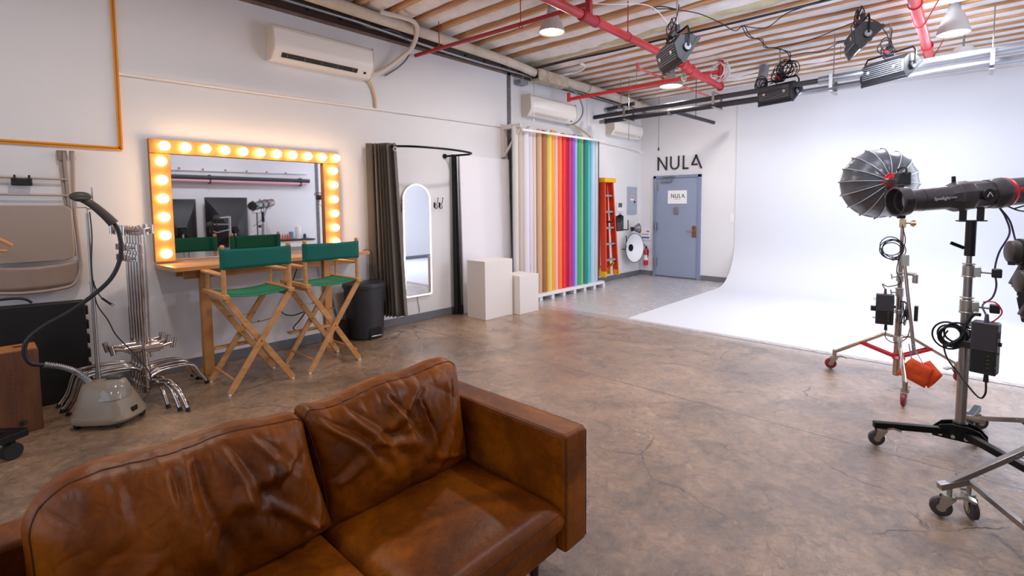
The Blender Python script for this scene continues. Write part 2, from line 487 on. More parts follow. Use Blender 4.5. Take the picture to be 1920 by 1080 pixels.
# ---- door in the back wall
M_door = mat('blue_grey_door_paint', '#8f9bb3', .42, var=.03, vscale=3)
M_doorf = mat('blue_grey_frame_paint', '#7f8ba5', .42)
fx0, fx1, fz = -5.12, -4.08, 2.11
fr = MB()
fr.bb(fx0, fx0+.06, BW-.05, BW+.02, 0, fz); fr.bb(fx1-.06, fx1, BW-.05, BW+.02, 0, fz); fr.bb(fx0, fx1, BW-.05, BW+.02, fz-.055, fz)
door = struct(MB().bb(fx0+.055, fx1-.055, BW-.028, BW+.01, .02, fz-.055), 'door_1', M_door, bevel=.002)
struct(fr, 'door_frame', M_doorf, door, bevel=.003)
struct(MB().bb(fx0+.05, fx1-.05, BW-.06, BW, 0, .015), 'threshold', M_steel, door)
for z in (1.87, 1.05, .30):
    MB().cyl((fx0+.058, BW-.055, z-.09), (fx0+.058, BW-.055, z+.09), .012).bb(fx0+.02, fx0+.1, BW-.053, BW-.045, z-.09, z+.09).build('hinge', M_alu, door)
MB().bb(-4.93, -4.70, BW-.09, BW-.03, 1.975, 2.025).bb(-4.90, -4.62, BW-.075, BW-.055, 2.075, 2.09).bar((-4.80, BW-.08, 2.03), (-4.62, BW-.09, 2.085), .012, .012).build('door_closer', M_alu, door, bevel=.004)
lk = MB().bb(-4.255, -4.165, BW-.036, BW-.026, .85, 1.085).build('lock_plate', mat('bronze_plate', '#a9805e', .35, metal=.9), door, bevel=.003)
MB().cyl((-4.21, BW-.03, .97), (-4.21, BW-.09, .97), .025).cyl((-4.21, BW-.085, .97), (-4.36, BW-.085, .965), .010).cyl((-4.21, BW-.03, 1.04), (-4.21, BW-.05, 1.04), .016).build('lever_handle', M_chrome, lk)
sg = MB().bb(-4.79, -4.375, BW-.036, BW-.028, 1.53, 1.80).build('door_sign', mat('sign_white', '#f1f0f2', .4), door)
MB().bb(-4.64, -4.555, BW-.065, BW-.028, 1.32, 1.455).build('peephole_box', M_alu, door, bevel=.006)
# NULA lettering
def letters(h, o, u, v, depth, t, m, parent, k=1.0, name='letter'):
    """N U L A in thin strokes; the A has a triangular counter with a cut left leg"""
    o, u, v = Vector(o), Vector(u), Vector(v); w_ = u.cross(v)*depth
    res = []
    def stroke(mb, a, b_, tt=t):
        a = Vector((a[0], a[1], 0)); b_ = Vector((b_[0], b_[1], 0)); d = (b_-a).normalized(); p = Vector((-d.y, d.x, 0))*tt/2
        mb.prism([(q.x, q.y) for q in (a-p, b_-p, b_+p, a+p)], o, u, v, w_)
    x = 0
    W = .80*h
    mb = MB()
    for xa in (t/2, W-t/2): mb.prism([(xa-t/2, 0), (xa+t/2, 0), (xa+t/2, h), (xa-t/2, h)], o, u, v, w_)
    mb.prism([(t*.05, h), (t*1.05, h), (W-t*.05, 0), (W-t*1.05, 0)], o, u, v, w_*.98)
    res.append(mb.build(name, m, parent)); x = W+.24*h
    W2 = .74*h; rr = W2/2; mb = MB()
    pts = [(x+t/2, h)]+[(x+rr-(rr-t/2)*math.cos(a), rr-(rr-t/2)*math.sin(a)) for a in [PI*i/16 for i in range(17)]]+[(x+W2-t/2, h)]
    ou = [(x, h), (x, rr)]+[(x+rr-rr*math.cos(a), rr-rr*math.sin(a)) for a in [PI*i/16 for i in range(17)]]+[(x+W2, h)]
    inn = [(x+W2-t, h)]+[(x+rr+(rr-t)*math.cos(a), rr-(rr-t)*math.sin(a)) for a in [PI*i/16 for i in range(17)]]+[(x+t, h)]
    # build as quads strip
    oo = [(x, h)]+[(x+rr-rr*math.cos(a), rr-rr*math.sin(a)) for a in [PI*i/16 for i in range(17)]]+[(x+W2, h)]
    ii = [(x+t, h)]+[(x+rr-(rr-t)*math.cos(a), rr-(rr-t)*math.sin(a)) for a in [PI*i/16 for i in range(17)]]+[(x+W2-t, h)]
    for i in range(len(oo)-1): mb.prism([oo[i], oo[i+1], ii[i+1], ii[i]], o, u, v, w_)
    res.append(mb.build(name, m, parent)); x += W2+.27*h
    mb = MB(); W3 = .44*h
    mb.prism([(x, 0), (x+t, 0), (x+t, h), (x, h)], o, u, v, w_); mb.prism([(x, 0), (x+W3, 0), (x+W3, t), (x, t)], o, u, v, w_)
    res.append(mb.build(name, m, parent)); x += W3+.20*h
    mb = MB(); W4 = .84*h; ap = x+W4*.46
    stroke(mb, (ap-.02*h, h*.99), (x+W4-t*.4, 0)); stroke(mb, (ap+.03*h, h*.99), (x+.08*h, .30*h)); stroke(mb, (x+.04*h, .30*h), (x+.50*h, .30*h))
    res.append(mb.build(name, m, parent))
    return res
ltr = thing('wall_lettering', 'large dark letters N U L A on the wall above the door', 'lettering', (-4.55, BW, 2.22))
hN = .275; wN = hN*3.73
letters(hN, (-5.045, BW-.001, 2.225), X*(1.02/ (hN*3.73)) if False else X, Z, .02, .031, M_ink, ltr)
letters(.085, (-4.715, BW-.0365, 1.645), X, Z, .002, .012, M_ink, sg)
text('S T U D I O S', .022, (-4.58, BW-.0372, 1.615), X, Z, M_ink, sg)
# ================================================================== LEFT WALL THINGS
# ---- orange taped rectangle
M_or = mat('orange_edging', '#e89a14', .5)
M_or2 = mat('orange_edging_dark', '#b0640c', .5)
of = thing('taped_outline', 'large orange edged rectangle outlined on the white wall above the folding chair', 'wall outline', (LW, -.3, 2.0))
def edge(mb, p0, p1):
    mb.slot(0).bar(p0, p1, .03, .012, up=(1, 0, 0)); mb.slot(1).bar(Vector(p0)+X*.008, Vector(p1)+X*.008, .008, .006, up=(1, 0, 0))
for nm, p0, p1 in (('edge_strip', (LW+.012, .835, 1.985), (LW+.012, .842, 3.25)), ('edge_strip', (LW+.012, -1.3, 1.99), (LW+.012, .84, 1.99)), ('edge_strip', (LW+.012, -1.3, 3.235), (LW+.012, .84, 3.235)), ('edge_strip', (LW+.012, -1.3, 1.985), (LW+.012, -1.3, 3.25))):
    mb = MB(); edge(mb, p0, p1); mb.build(nm, [M_or, M_or2], of, smooth=0)

# ---- air conditioners
M_ac = mat('ac_plastic', '#e9e6e2', .35); M_acs = mat('ac_side_plastic', '#cfc6b8', .45)
def ac(y0, y1, z0, z1, label, shut=False):
    t = thing('air_conditioner', label, 'air conditioner', (LW, (y0+y1)/2, z0), 'wall mounted air conditioners')
    d = .20
    pr = [(0, z0+.0), (d*.55, z0), (d*.97, z0+.10), (d, z0+.16), (d*.92, z1-.02), (d*.75, z1), (0, z1)]
    MB().prism(pr, (LW, y0+.012, 0), X, Z, Y*(y1-y0-.024)).build('body', M_ac, t, bevel=.006)
    for a, b_ in ((y0, y0+.014), (y1-.014, y1)):
        MB().prism([(0, z0-.004), (d*.57, z0-.004), (d*.99, z0+.10), (d+.004, z0+.16), (d*.94, z1), (d*.76, z1+.004), (0, z1+.004)], (LW, a, 0), X, Z, Y*(b_-a)).build('end_cap', M_acs, t, bevel=.003)
    sl = Vector((d*.42, 0, .10)).normalized()
    # louvre opening on the slanted underside
    n_ = Vector((.10, 0, -d*.42)).normalized()
    c = Vector((LW+d*.76, (y0+y1)/2-.05, z0+.05))+n_*.002
    R = Matrix((Y, sl, n_)).transposed()
    vt = MB().box(c, ((y1-y0)*.74, .05, .004), R).build('air_outlet', M_acs if shut else M_dark, t)
    lv = MB()
    for k in (-1, 0, 1): lv.box(c+sl*(k*.017)+n_*.004, ((y1-y0)*.74, .003, .006), R)
    for k in range(5): lv.box(c+Y*((k-2)*(y1-y0)*.16)+n_*.004, (.004, .04, .006), R)
    lv.build('louvre', M_ac if shut else M_steel, vt)
    MB().box(Vector((LW+d*.955, (y0+y1)/2, z1-.035)), (.004, (y1-y0)*.97, .006)).build('panel_seam', M_acs, t)
    MB().bar((LW+d*.72, y1-.10, z0+.035), (LW+d*.78, y1-.10, z0+.055), .03, .004).build('indicator', M_dark, t)
    return t
ac(2.0, 3.08, 2.965, 3.295, 'wall mounted air conditioner above the bulb lit vanity mirror')
ac(5.70, 6.88, 2.90, 3.23, 'wall mounted air conditioner above the rack of paper rolls', True)
ac(8.05, 9.15, 2.86, 3.14, 'farthest air conditioner near the corner behind the black pipes', True)
# hoses of the first AC
M_hose = mat('cream_insulated_hose', '#d9cfc4', .6)
tag(MB().tube([(-5.05, 3.05, 3.64), (-5.02, 3.45, 3.64), (-5.15, 3.58, 3.55), (-5.25, 3.56, 3.4), (-5.32, 3.42, 3.25), (-5.38, 3.25, 3.10), (-5.40, 3.12, 3.04)], .026, 10, sub=8).build('refrigerant_hose', M_hose), 'cream insulated hose curving from the ceiling pipe down to the nearest air conditioner', 'hose')
tag(MB().tube([(-5.40, 3.02, 3.02), (-5.42, 3.12, 2.93), (-5.43, 3.17, 2.8), (-5.43, 3.18, 2.66)], .014, 8, sub=8).build('drain_hose', mat('tan_hose', '#d3b58f', .6)), 'tan drain hose dropping from the nearest air conditioner to the conduit', 'hose')
tag(MB().tube([(-5.40, 2.9, 3.62), (-5.38, 3.1, 3.56), (-5.36, 3.4, 3.6), (-5.34, 3.62, 3.52), (-5.36, 3.60, 3.35), (-5.38, 3.48, 3.2), (-5.41, 3.3, 3.06)], .010, 8, sub=8).build('grey_cable', mat('grey_cable', '#6f7176', .5)), 'grey cable beside the cream hose of the nearest air conditioner', 'cable')
tag(MB().tube([(-5.2, 6.25, 3.55), (-5.15, 6.7, 3.4), (-5.15, 6.9, 3.2), (-5.2, 6.95, 3.05), (-5.3, 6.9, 2.93), (-5.38, 6.75, 2.90)], .014, 8, sub=8).build('grey_conduit', mat('grey_flex', '#8b8d93', .4, metal=.5)), 'grey flexible conduit curving down beside the second air conditioner', 'conduit')
tag(MB().tube([(-5.36, 6.9, 2.92), (-5.34, 7.1, 2.85), (-5.3, 7.35, 2.74)], .016, 8, sub=6).build('drain_hose', mat('tan_hose', '#d3b58f')), 'short tan drain hose sloping from the second air conditioner to the roll rack', 'hose')

# ---- vanity: mirror, bulbs, table
my0, my1, mz0, mz1 = 1.013, 2.685, 1.022, 2.092
vm = thing('vanity_mirror', 'pine framed dressing mirror ringed with glowing round bulbs on the left wall', 'mirror', (LW, 1.85, mz0))
MB().bb(LW+.002, LW+.06, my0, my0+.145, mz0, mz1-.125).build('frame_stile', M_gold, vm, bevel=.002)
MB().bb(LW+.002, LW+.06, my1-.175, my1, mz0, mz1-.125).build('frame_stile', M_gold, vm, bevel=.002)
MB().bb(LW+.002, LW+.06, my0, my1, mz1-.122, mz1).build('frame_rail', M_gold, vm, bevel=.002)
MB().bb(LW+.002, LW+.022, my0+.145, my1-.175, mz0+.003, mz1-.125).build('mirror_glass', M_glass, vm)
bulb_pos = [(1.115+k*.1525, 2.032) for k in range(11)] + [(1.085, 1.898-k*.1610) for k in range(6)] + [(2.605, 1.892-k*.156) for k in range(6)]
b0 = None
for (by, bz) in bulb_pos:
    if b0 is None:
        b0 = MB().sph((LW+.105, by, bz), .040, 20).build('bulb', M_warm, vm, smooth=180)
        bs = MB().cyl((LW+.055, by, bz), (LW+.085, by, bz), .018).build('bulb_socket', M_white, b0)
        pos0 = (by, bz)
    else:
        c = b0.copy(); COL.objects.link(c); c.parent = vm
        c.location = (0, by-pos0[0], bz-pos0[1])
        d = bs.copy(); COL.objects.link(d); d.parent = c
M_table = mat('vanity_table_wood', '#cf9a5c', .35, col2='#b57e42', vscale=4, stretch=(5, .6, 5))
vt = thing('vanity_table', 'long wooden make-up counter on timber legs beneath the bulb mirror', 'table', (-5.2, 1.95, 0))
MB().prism([(LW+.003, 1.013), (-4.955, 1.05), (-5.10, 2.865), (LW+.003, 2.865)], (0, 0, .965), X, Y, Z*.035).build('table_top', M_table, vt, bevel=.002)
MB().bb(-5.20, -5.16, 1.16, 2.72, .875, .963).build('apron', M_wood, vt, bevel=.002)
MB().bb(LW+.005, LW+.04, 1.16, 2.72, .875, .963).build('apron', M_wood, vt, bevel=.002)
for ya in (1.27, 2.36):
    MB().bb(-5.20, -5.13, ya, ya+.075, 0, .965).build('leg', M_wood, vt, bevel=.003)
# small cables under the table
tag(MB().tube([(-5.36, 2.02, .93), (-5.38, 2.07, .86), (-5.4, 2.12, .90), (-5.38, 2.16, .93), (-5.38, 2.19, .86), (-5.4, 2.1, .6), (-5.41, 2.03, .42), (-5.38, 2.12, .36), (-5.36, 2.24, .38), (-5.38, 2.2, .30), (-5.38, 2.13, .22), (-5.37, 2.22, .16), (-5.38, 2.28, .22)], .006, 6, sub=8).build('power_cable', M_cable), 'black power cable looping down the wall under the vanity counter', 'cable')
tag(MB().tube([(-5.2, 2.84, 1.006), (-5.12, 2.87, 1.01), (-5.08, 2.88, .95), (-5.07, 2.87, .8), (-5.06, 2.90, .70), (-5.06, 2.93, .66), (-5.04, 2.97, .63), (-4.99, 2.97, .52), (-4.98, 2.96, .45)], .004, 6, sub=8).build('power_cable', M_cable), 'thin black cable hanging off the right end of the vanity counter over the bin', 'cable')

# ---- director chairs
M_can = mat('green_canvas', '#006257', .85, bump=.25, bscale=220)
M_cans = mat('green_canvas_seat', '#02785a', .85, bump=.25, bscale=220)
M_chw = mat('light_beech', '#d29c64', .42, col2='#b57f4b', vscale=7, stretch=(1, 1, 3))
M_brass = mat('brass', '#b08d5a', .3, metal=1)
def director_chair(label):
    t = thing('director_chair', label, 'chair', (0, 0, 0), 'green director chairs at the vanity')
    hw, xb, xf = .245, .225, -.225   # half width, back plane (towards camera), front plane
    def leg(x, s, ph):
        MB().bar((x+ph, s*hw, .012), (x+ph, -s*hw*.98, .775), .046, .021, up=(1, 0, 0)).build('leg', M_chw, t, bevel=.003)
        f = MB().cyl((x+ph, s*hw, 0), (x+ph, s*hw, .014), .012).build('foot_glide', M_white, t)
    for x, s0 in ((xb, .012), (xf, -.012)):
        leg(x, -1, s0); leg(x, 1, -s0)
        MB().cyl((x+.03, 0, .395), (x-.03, 0, .395), .006).build('pivot_bolt', M_brass, t)
    for s, off in ((-1, .012), (1, -.012)):
        MB().cyl((xf-off*0, s*hw*.86, .12), (xb, s*hw*.86, .12), .010).build('stretcher', M_chw, t)
    for s in (-1, 1):
        MB().bb(xf-.05, xb+.05, s*hw-.022, s*hw+.022, .775, .81).build('seat_rail', M_chw, t, bevel=.004)
        MB().bb(xf-.02, xb+.02, s*(hw-.012)-.012, s*(hw-.012)+.012, .742, .775).build('hinge_block', M_chw, t, bevel=.003)
        MB().cyl((xb-.005, s*hw, .81), (xb-.005, s*hw, 1.175), .019, .014, n=12).sph((xb-.005, s*hw, 1.185), .018, 12).build('back_post', M_chw, t)
        MB().cyl((xf+.03, s*hw, .81), (xf+.03, s*hw, .955), .013, n=12).build('arm_post', M_chw, t)
        MB().prism([(xf-.04, s*hw-.02), (xf-.03, s*hw-.032), (xf+.12, s*hw-.03), (xb-.03, s*hw-.016), (xb-.03, s*hw+.016), (xf+.12, s*hw+.03), (xf-.03, s*hw+.032), (xf-.04, s*hw+.02)], (0, 0, .952), X, Y, Z*.02).build('armrest', M_chw, t, bevel=.004)
    def seat(u, v):
        yy = (u-.5)*2*(hw-.02); return Vector((xf-.01+(xb-xf+.03)*v, yy, .798-.022*(1-(2*u-1)**2)))
    MB().strip(seat, 16, 4).build('seat', M_cans, t, solid=.006)
    # back sling, slightly bowed backwards, hemmed round the posts
    def back(u, v):
        yy = (u-.5)*2*(hw+.006); bow = .030*(1-(2*u-1)**2); sag = .006*(1-(2*u-1)**2)*(v-.5)
        return Vector((xb-.005+.018+bow*0.6, yy, 1.01+.16*v-sag))
    MB().strip(back, 20, 6).build('backrest', M_can, t, solid=.006)
    for s in (-1, 1):
        MB().cyl((xb-.005, s*hw, 1.01), (xb-.005, s*hw, 1.17), .0215, n=14).build('backrest_sleeve', M_can, t)
        MB().bb(xb+.012, xb+.0225, s*(hw-.048)-.001, s*(hw-.048)+.001, 1.012, 1.168).build('stitching', mat('dark_green_thread', '#02483f', .9), t)
    MB().bb(xf-.10, xf-.025, -.20, .20, .265, .285).build('footrest', M_chw, t, bevel=.004)
    for x in (xb-.03, xf+.03):
        m_ = MB().bar((x, -.10, .555), (x, 0, .545), .012, .004).bar((x, 0, .545), (x, .10, .56), .012, .004)
        for yy in (-.1, 0, .1): m_.cyl((x-.008, yy, .553), (x+.012, yy, .553), .007, n=8)
        m_.build('spreader_hinge', M_brass, t)
    return t
dc = director_chair('tall green canvas director chair nearer the steel light stands, back to camera')
dup(dc, (-4.71, 2.137, 0), .02, 'tall green canvas director chair beside the black pedal bin, back to camera')
dc.location = (-4.665, 1.497, 0)

# ---- pedal bin
M_bin = mat('dark_bin_plastic', '#2b2c33', .42, bump=.05, bscale=200)
bn = thing('pedal_bin', 'dark grey plastic pedal bin standing between the director chair and the curtain', 'bin', (-5.22, 2.88, 0))
def dsh(w_, d_, n=10):
    """bin section: flat towards the wall, bowed towards the room (+x)"""
    p = []
    for i in range(n+1):
        a = -PI/2+PI*i/n; p.append((d_*(.35+.65*math.cos(a)**.7 if math.cos(a) > 0 else .35)-d_*.5, w_/2*math.sin(a)))
    return [(-d_*.5, -w_/2*.92)]+p+[(-d_*.5, w_/2*.92)]
def loftD(mb, levels, o):
    secs = [[Vector((o[0]+a, o[1]+b_, z)) for a, b_ in dsh(w_, d_, 16)] for w_, d_, z in levels]
    n_ = len(secs[0]); vs = [p for s_ in secs for p in s_]; fs = []
    for j in range(len(secs)-1):
        for i in range(n_): fs.append((j*n_+i, j*n_+(i+1) % n_, (j+1)*n_+(i+1) % n_, (j+1)*n_+i))
    fs.append(tuple(range(n_-1, -1, -1))); fs.append(tuple((len(secs)-1)*n_+i for i in range(n_)))
    return mb.add(vs, fs)
loftD(MB(), [(.35, .25, .005), (.37, .26, .03), (.43, .30, .55), (.435, .305, .585)], (-5.22, 2.88)).build('bin_body', M_bin, bn, bevel=.004)
loftD(MB(), [(.455, .325, .575), (.46, .33, .60), (.455, .325, .625), (.40, .27, .64)], (-5.22, 2.88)).build('lid', M_bin, bn, bevel=.004)
MB().prism([(-.075, 0), (.075, 0), (.075, .10), (.055, .125), (-.055, .125), (-.075, .10)], (-5.125, 2.90, .005), Y, Z, X*.040).build('pedal_recess', M_dark, bn, bevel=.003)
MB().bb(-5.13, -5.065, 2.835, 2.965, .03, .045).build('pedal', M_steel, bn, bevel=.004)
# broom leaning under the table
br = thing('broom', 'dark bristled broom leaning against the wall between the table leg and the bin', 'broom', (-5.33, 2.62, 0))
MB().cyl((-5.40, 2.44, .98), (-5.36, 2.60, .20), .012, n=10).build('broom_handle', mat('grey_handle', '#5a5e68', .4, metal=.4), br)
MB().prism([(-.13, 0), (.13, 0), (.10, .17), (.04, .22), (-.04, .22), (-.10, .17)], (-5.39, 2.63, .0), Y, Z, X*.05).build('bristles', mat('broom_bristles', '#4a3730', .9, col2='#2b201d', vscale=40, stretch=(1, 6, .3)), br)

# ---- curtain corner
M_cur = mat('charcoal_curtain', '#5f5952', .9, bump=.2, bscale=120, sheen=.3)
def drape(name, path, z0, z1, m, label, cat, flare=0.06, mb=None, par=None):
    P_ = [Vector((a, b_, 0)) for a, b_ in path]
    P_ = catmull(P_, 5); n_ = len(P_); c = sum(P_, Vector())/n_
    def f(u, v):
        i = min(n_-1, int(round(u*(n_-1)))); q = P_[i]
        k = (.84 if flare < .1 else .9)+(flare+.16)*(1-v); q2 = Vector((LW, c.y if flare > .1 else 3.05, 0))+(q-Vector((LW, c.y if flare > .1 else 3.05, 0)))*k
        return Vector((max(q2.x, LW+.015), q2.y, z0+(z1-z0)*v+.008*math.sin(i*.7)*(1-v)))
    return MB().strip(f, n_-1, 24)
cur = thing('curtain', 'charcoal fitting room curtain bunched at the left end of its curved rail', 'curtain', (-5.27, 3.17, .2))
path = [(-5.40, 3.05), (-5.34, 3.11), (-5.385, 3.15), (-5.30, 3.14), (-5.33, 3.20), (-5.26, 3.16), (-5.28, 3.24), (-5.21, 3.17), (-5.23, 3.27), (-5.165, 3.18), (-5.18, 3.30), (-5.12, 3.20), (-5.14, 3.33), (-5.06, 3.27), (-5.14, 3.36), (-5.2, 3.38)]
path = [(x_, y_-.03) for x_, y_ in path]
drape('curtain', path, .19, 2.235, M_cur, '', '').build('fabric', M_cur, cur, solid=.004, smooth=70)
MB().torus((-5.12, 3.235, 2.165), (.8, -.6, 0), .022, .007, 16, 6).build('eyelet', M_white, cur)
rod = thing('curtain_rail', 'black D shaped curtain rail projecting from the wall around the tall lit mirror', 'curtain rail', (-5.2, 3.75, 2.19))
rp = [(LW, 3.18, 2.195), (-5.3, 3.19, 2.2), (-5.16, 3.24, 2.2), (-5.02, 3.40, 2.2), (-4.96, 3.62, 2.2), (-4.95, 3.9, 2.2), (-4.97, 4.15, 2.195), (-5.02, 4.29, 2.19), (-5.10, 4.33, 2.185), (-5.2, 4.29, 2.18), (LW, 4.19, 2.172)]
MB().tube(rp, .0135, 10, sub=6).build('rail', M_blackm, rod)
MB().cyl((LW, 4.19, 2.172), (LW+.015, 4.19, 2.172), .033).build('wall_flange', M_blackm, rod)
MB().cyl((LW, 3.18, 2.195), (LW+.015, 3.18, 2.195), .033).build('wall_flange', M_blackm, rod)
dr = drape('d', [(-5.40, 4.27), (-5.37, 4.29), (-5.40, 4.31), (-5.37, 4.33), (-5.39, 4.35)], .01, 2.20, M_cur, '', '', .3)
single(dr, 'curtain', mat('black_drape', '#131213', .85), 'narrow black drape hanging straight down beside the leaning white panel', 'curtain', solid=.01, smooth=60)
# lit arched mirror
am = thing('arched_mirror', 'tall arched wall mirror with a glowing edge beside the curtain', 'mirror', (LW, 3.71, .33))
def arch(w_, z0, z1, r=.035):
    hw = w_/2; p = []
    for i in range(7):
        a = PI+PI/2*i/6; p.append((-hw+r+r*math.cos(a), z0+r+r*math.sin(a)))
    for i in range(7):
        a = -PI/2+PI/2*i/6; p.append((hw-r+r*math.cos(a), z0+r+r*math.sin(a)))
    for i in range(25):
        a = PI*i/24; p.append((hw*math.cos(a), z1-hw+hw*math.sin(a)))
    return p
AO, AI = arch(.415, .335, 1.785), arch(.383, .351, 1.769)
MB().prism(AO, (LW+.001, 3.71, 0), Y, Z, X*.035).build('mirror_back', mat('cream_rim', '#e6d9d0', .4), am)
MB().prism(AI, (LW+.036, 3.71, 0), Y, Z, X*.004).build('mirror_glass', M_glass, am)
rim = MB()
for i in range(len(AO)):
    j = (i+1) % len(AO)
    rim.prism([AI[i], AO[i], AO[j], AI[j]], (LW+.036, 3.71, 0), Y, Z, X*.008)
rim.build('light_strip', mat('mirror_led_strip', '#ffffff', .5, emit=1.7, ecol=(1.0, .86, .72, 1)), am)
tag(MB().tube([(LW+.012, 3.70, .335), (LW+.012, 3.71, .26), (LW+.012, 3.73, .17), (LW+.014, 3.725, .11)], .003, 6, sub=5).build('mirror_cable', M_cable), 'thin dark flex hanging from the bottom of the arched mirror', 'cable')
def hook(y, z, label):
    t = thing('coat_hook', label, 'hook', (LW, y, z), 'coat hooks by the arched mirror')
    MB().bb(LW, LW+.006, y-.012, y+.012, z-.05, z+.02).build('plate', M_blackm, t, bevel=.002)
    MB().tube([(LW+.005, y, z), (LW+.04, y, z-.01), (LW+.055, y+.01, z+.03), (LW+.05, y+.02, z+.075)], .005, 6, sub=5).sph((LW+.05, y+.02, z+.078), .008, 8).build('upper_prong', M_blackm, t)
    MB().tube([(LW+.005, y, z-.03), (LW+.03, y, z-.065), (LW+.055, y, z-.055), (LW+.058, y, z-.03)], .005, 6, sub=5).sph((LW+.058, y, z-.028), .008, 8).build('lower_prong', M_blackm, t)
hook(3.47, 1.50, 'black coat hook between the curtain and the arched mirror')
hook(4.01, 1.53, 'black coat hook immediately right of the arched mirror, the left of a pair')
hook(4.09, 1.53, 'black coat hook of the pair right of the arched mirror, the one farther from it')
# white panel + plinths
pn = MB()
pn.add([(LW+.012, 4.42, 2.205), (LW+.012, 5.375, 2.205), (-5.37, 5.365, 0), (-5.37, 4.41, 0), (LW+.037, 4.42, 2.205), (LW+.037, 5.375, 2.205), (-5.345, 5.365, 0), (-5.345, 4.41, 0)], [(0, 1, 2, 3), (4, 7, 6, 5), (0, 4, 5, 1), (1, 5, 6, 2), (2, 6, 7, 3), (3, 7, 4, 0)])
single(pn, 'foam_board', mat('white_foam_board', '#eceaf0', .7), 'tall plain white board leaning on the wall behind the plinths', 'board')
M_pl = mat('plinth_white', '#ece6e2', .5)
single(MB().bb(-5.15, -4.79, 4.30, 4.805, 0, .775), 'plinth', M_pl, 'larger white box plinth in front of the leaning board', 'plinth', 'white box plinths', bevel=.002)
single(MB().bb(-5.05, -4.675, 4.83, 5.215, 0, .535), 'plinth', M_pl, 'smaller white box plinth between the larger one and the paper rolls', 'plinth', 'white box plinths', bevel=.002)

# ---- paper roll rack
rk = thing('roll_rack', 'white wall rack with two top rails and a bottom ledge holding the upright paper rolls', 'rack', (-5.2, 6.45, 0))
MB().bar((-5.05, 5.30, 2.615), (-5.05, 7.44, 2.645), .022, .035).build('front_rail', M_whitepaint, rk, bevel=.003)
MB().bar((-5.30, 5.27, 2.70), (-5.30, 7.44, 2.71), .022, .03).build('rear_rail', M_whitepaint, rk, bevel=.003)
MB().bb(-5.42, -5.04, 5.245, 5.285, 2.64, 2.70).bar((-5.40, 5.27, 2.25), (-5.08, 5.27, 2.62), .03, .03).bb(LW, -5.40, 5.24, 5.30, 2.23, 2.72).build('end_bracket', mat('bracket_paint', '#cfc8c4', .5), rk, bevel=.003)
MB().bb(-5.30, -5.06, 5.22, 7.46, .075, .125).build('bottom_ledge', M_whitepaint, rk, bevel=.003)
for k in range(8):
    MB().bb(-5.29, -5.09, 5.42+k*.29, 5.49+k*.29, 0, .075).build('ledge_block', M_whitepaint, rk, bevel=.003)
for k in range(3):
    yy = 5.86+k*.6
    MB().bb(-5.36, -5.04, yy, yy+.02, 2.66, 2.68).build('divider', M_whitepaint, rk)
rolls = [(5.27, .086, '#d5d2d0', 'pale grey'), (5.36, .093, '#c9b9b0', 'beige grey'), (5.468, .118, '#e2e0e6', 'bright white'), (5.583, .104, '#d9d3e2', 'cool white'), (5.672, .074, '#e3cdb8', 'cream'),
 (5.764, .095, '#cfae90', 'light tan'), (5.867, .108, '#a8683c', 'brown'), (6.0, .119, '#e8d06c', 'pale yellow'), (6.096, .074, '#f8ab0a', 'amber yellow'), (6.178, .089, '#f9b9bd', 'light pink'),
 (6.271, .098, '#fa7c38', 'orange'), (6.37, .099, '#ee2a37', 'scarlet'), (6.458, .078, '#b40630', 'crimson'), (6.532, .078, '#d42866', 'raspberry pink'), (6.612, .097, '#8a52c4', 'violet'), (6.698, .08, '#bda8e4', 'lavender'),
 (6.794, .110, '#18b465', 'bright green'), (6.886, .072, '#a9b08a', 'sage green'), (6.98, .112, '#1b8a80', 'deep teal'), (7.084, .089, '#4cc7cf', 'turquoise'), (7.182, .100, '#b4d2ea', 'sky blue'), (7.29, .109, '#c4c6c6', 'mid grey'), (7.371, .062, '#4c4d57', 'dark slate')]
rl_ = random.Random(3)
for i, (yy, d, cc, nm) in enumerate(rolls):
    m = mat('paper_'+nm.replace(' ', '_'), cc, .6)
    x_ = -5.15+rl_.uniform(-.03, .0); zt = 2.66+rl_.uniform(-.015, .035)
    t = thing('paper_roll', '%s roll of backdrop paper standing upright in the wall rack' % nm, 'paper roll', (x_, yy, .125), 'backdrop paper rolls in the wall rack')
    r = d/2
    MB().cyl((x_, yy, .127), (x_, yy, zt), r, n=28, cap=False).lathe([(r, zt), (r*.55, zt), (r*.55, zt-.1)], (x_, yy, 0), n=28).build('paper', m, t)
    MB().lathe([(r*.54, zt-.1), (r*.54, zt+.012), (r*.42, zt+.012), (r*.42, zt-.1)], (x_, yy, 0), n=20).build('cardboard_core', mat('cardboard', '#a58564', .8), t)
for a in ((5.72, 3.65), (7.20, 3.6)):
    pass
single(MB().cyl((-5.2, 5.72, 2.74), (-5.2, 5.72, 3.62), .004, n=6), 'hanger_wire', M_steel, 'thin wire dropping from the roof to the left end of the roll rack', 'wire')
single(MB().cyl((-5.2, 7.10, 2.74), (-5.2, 7.10, 3.6), .004, n=6), 'hanger_wire', M_steel, 'thin wire dropping from the roof to the right end of the roll rack', 'wire')

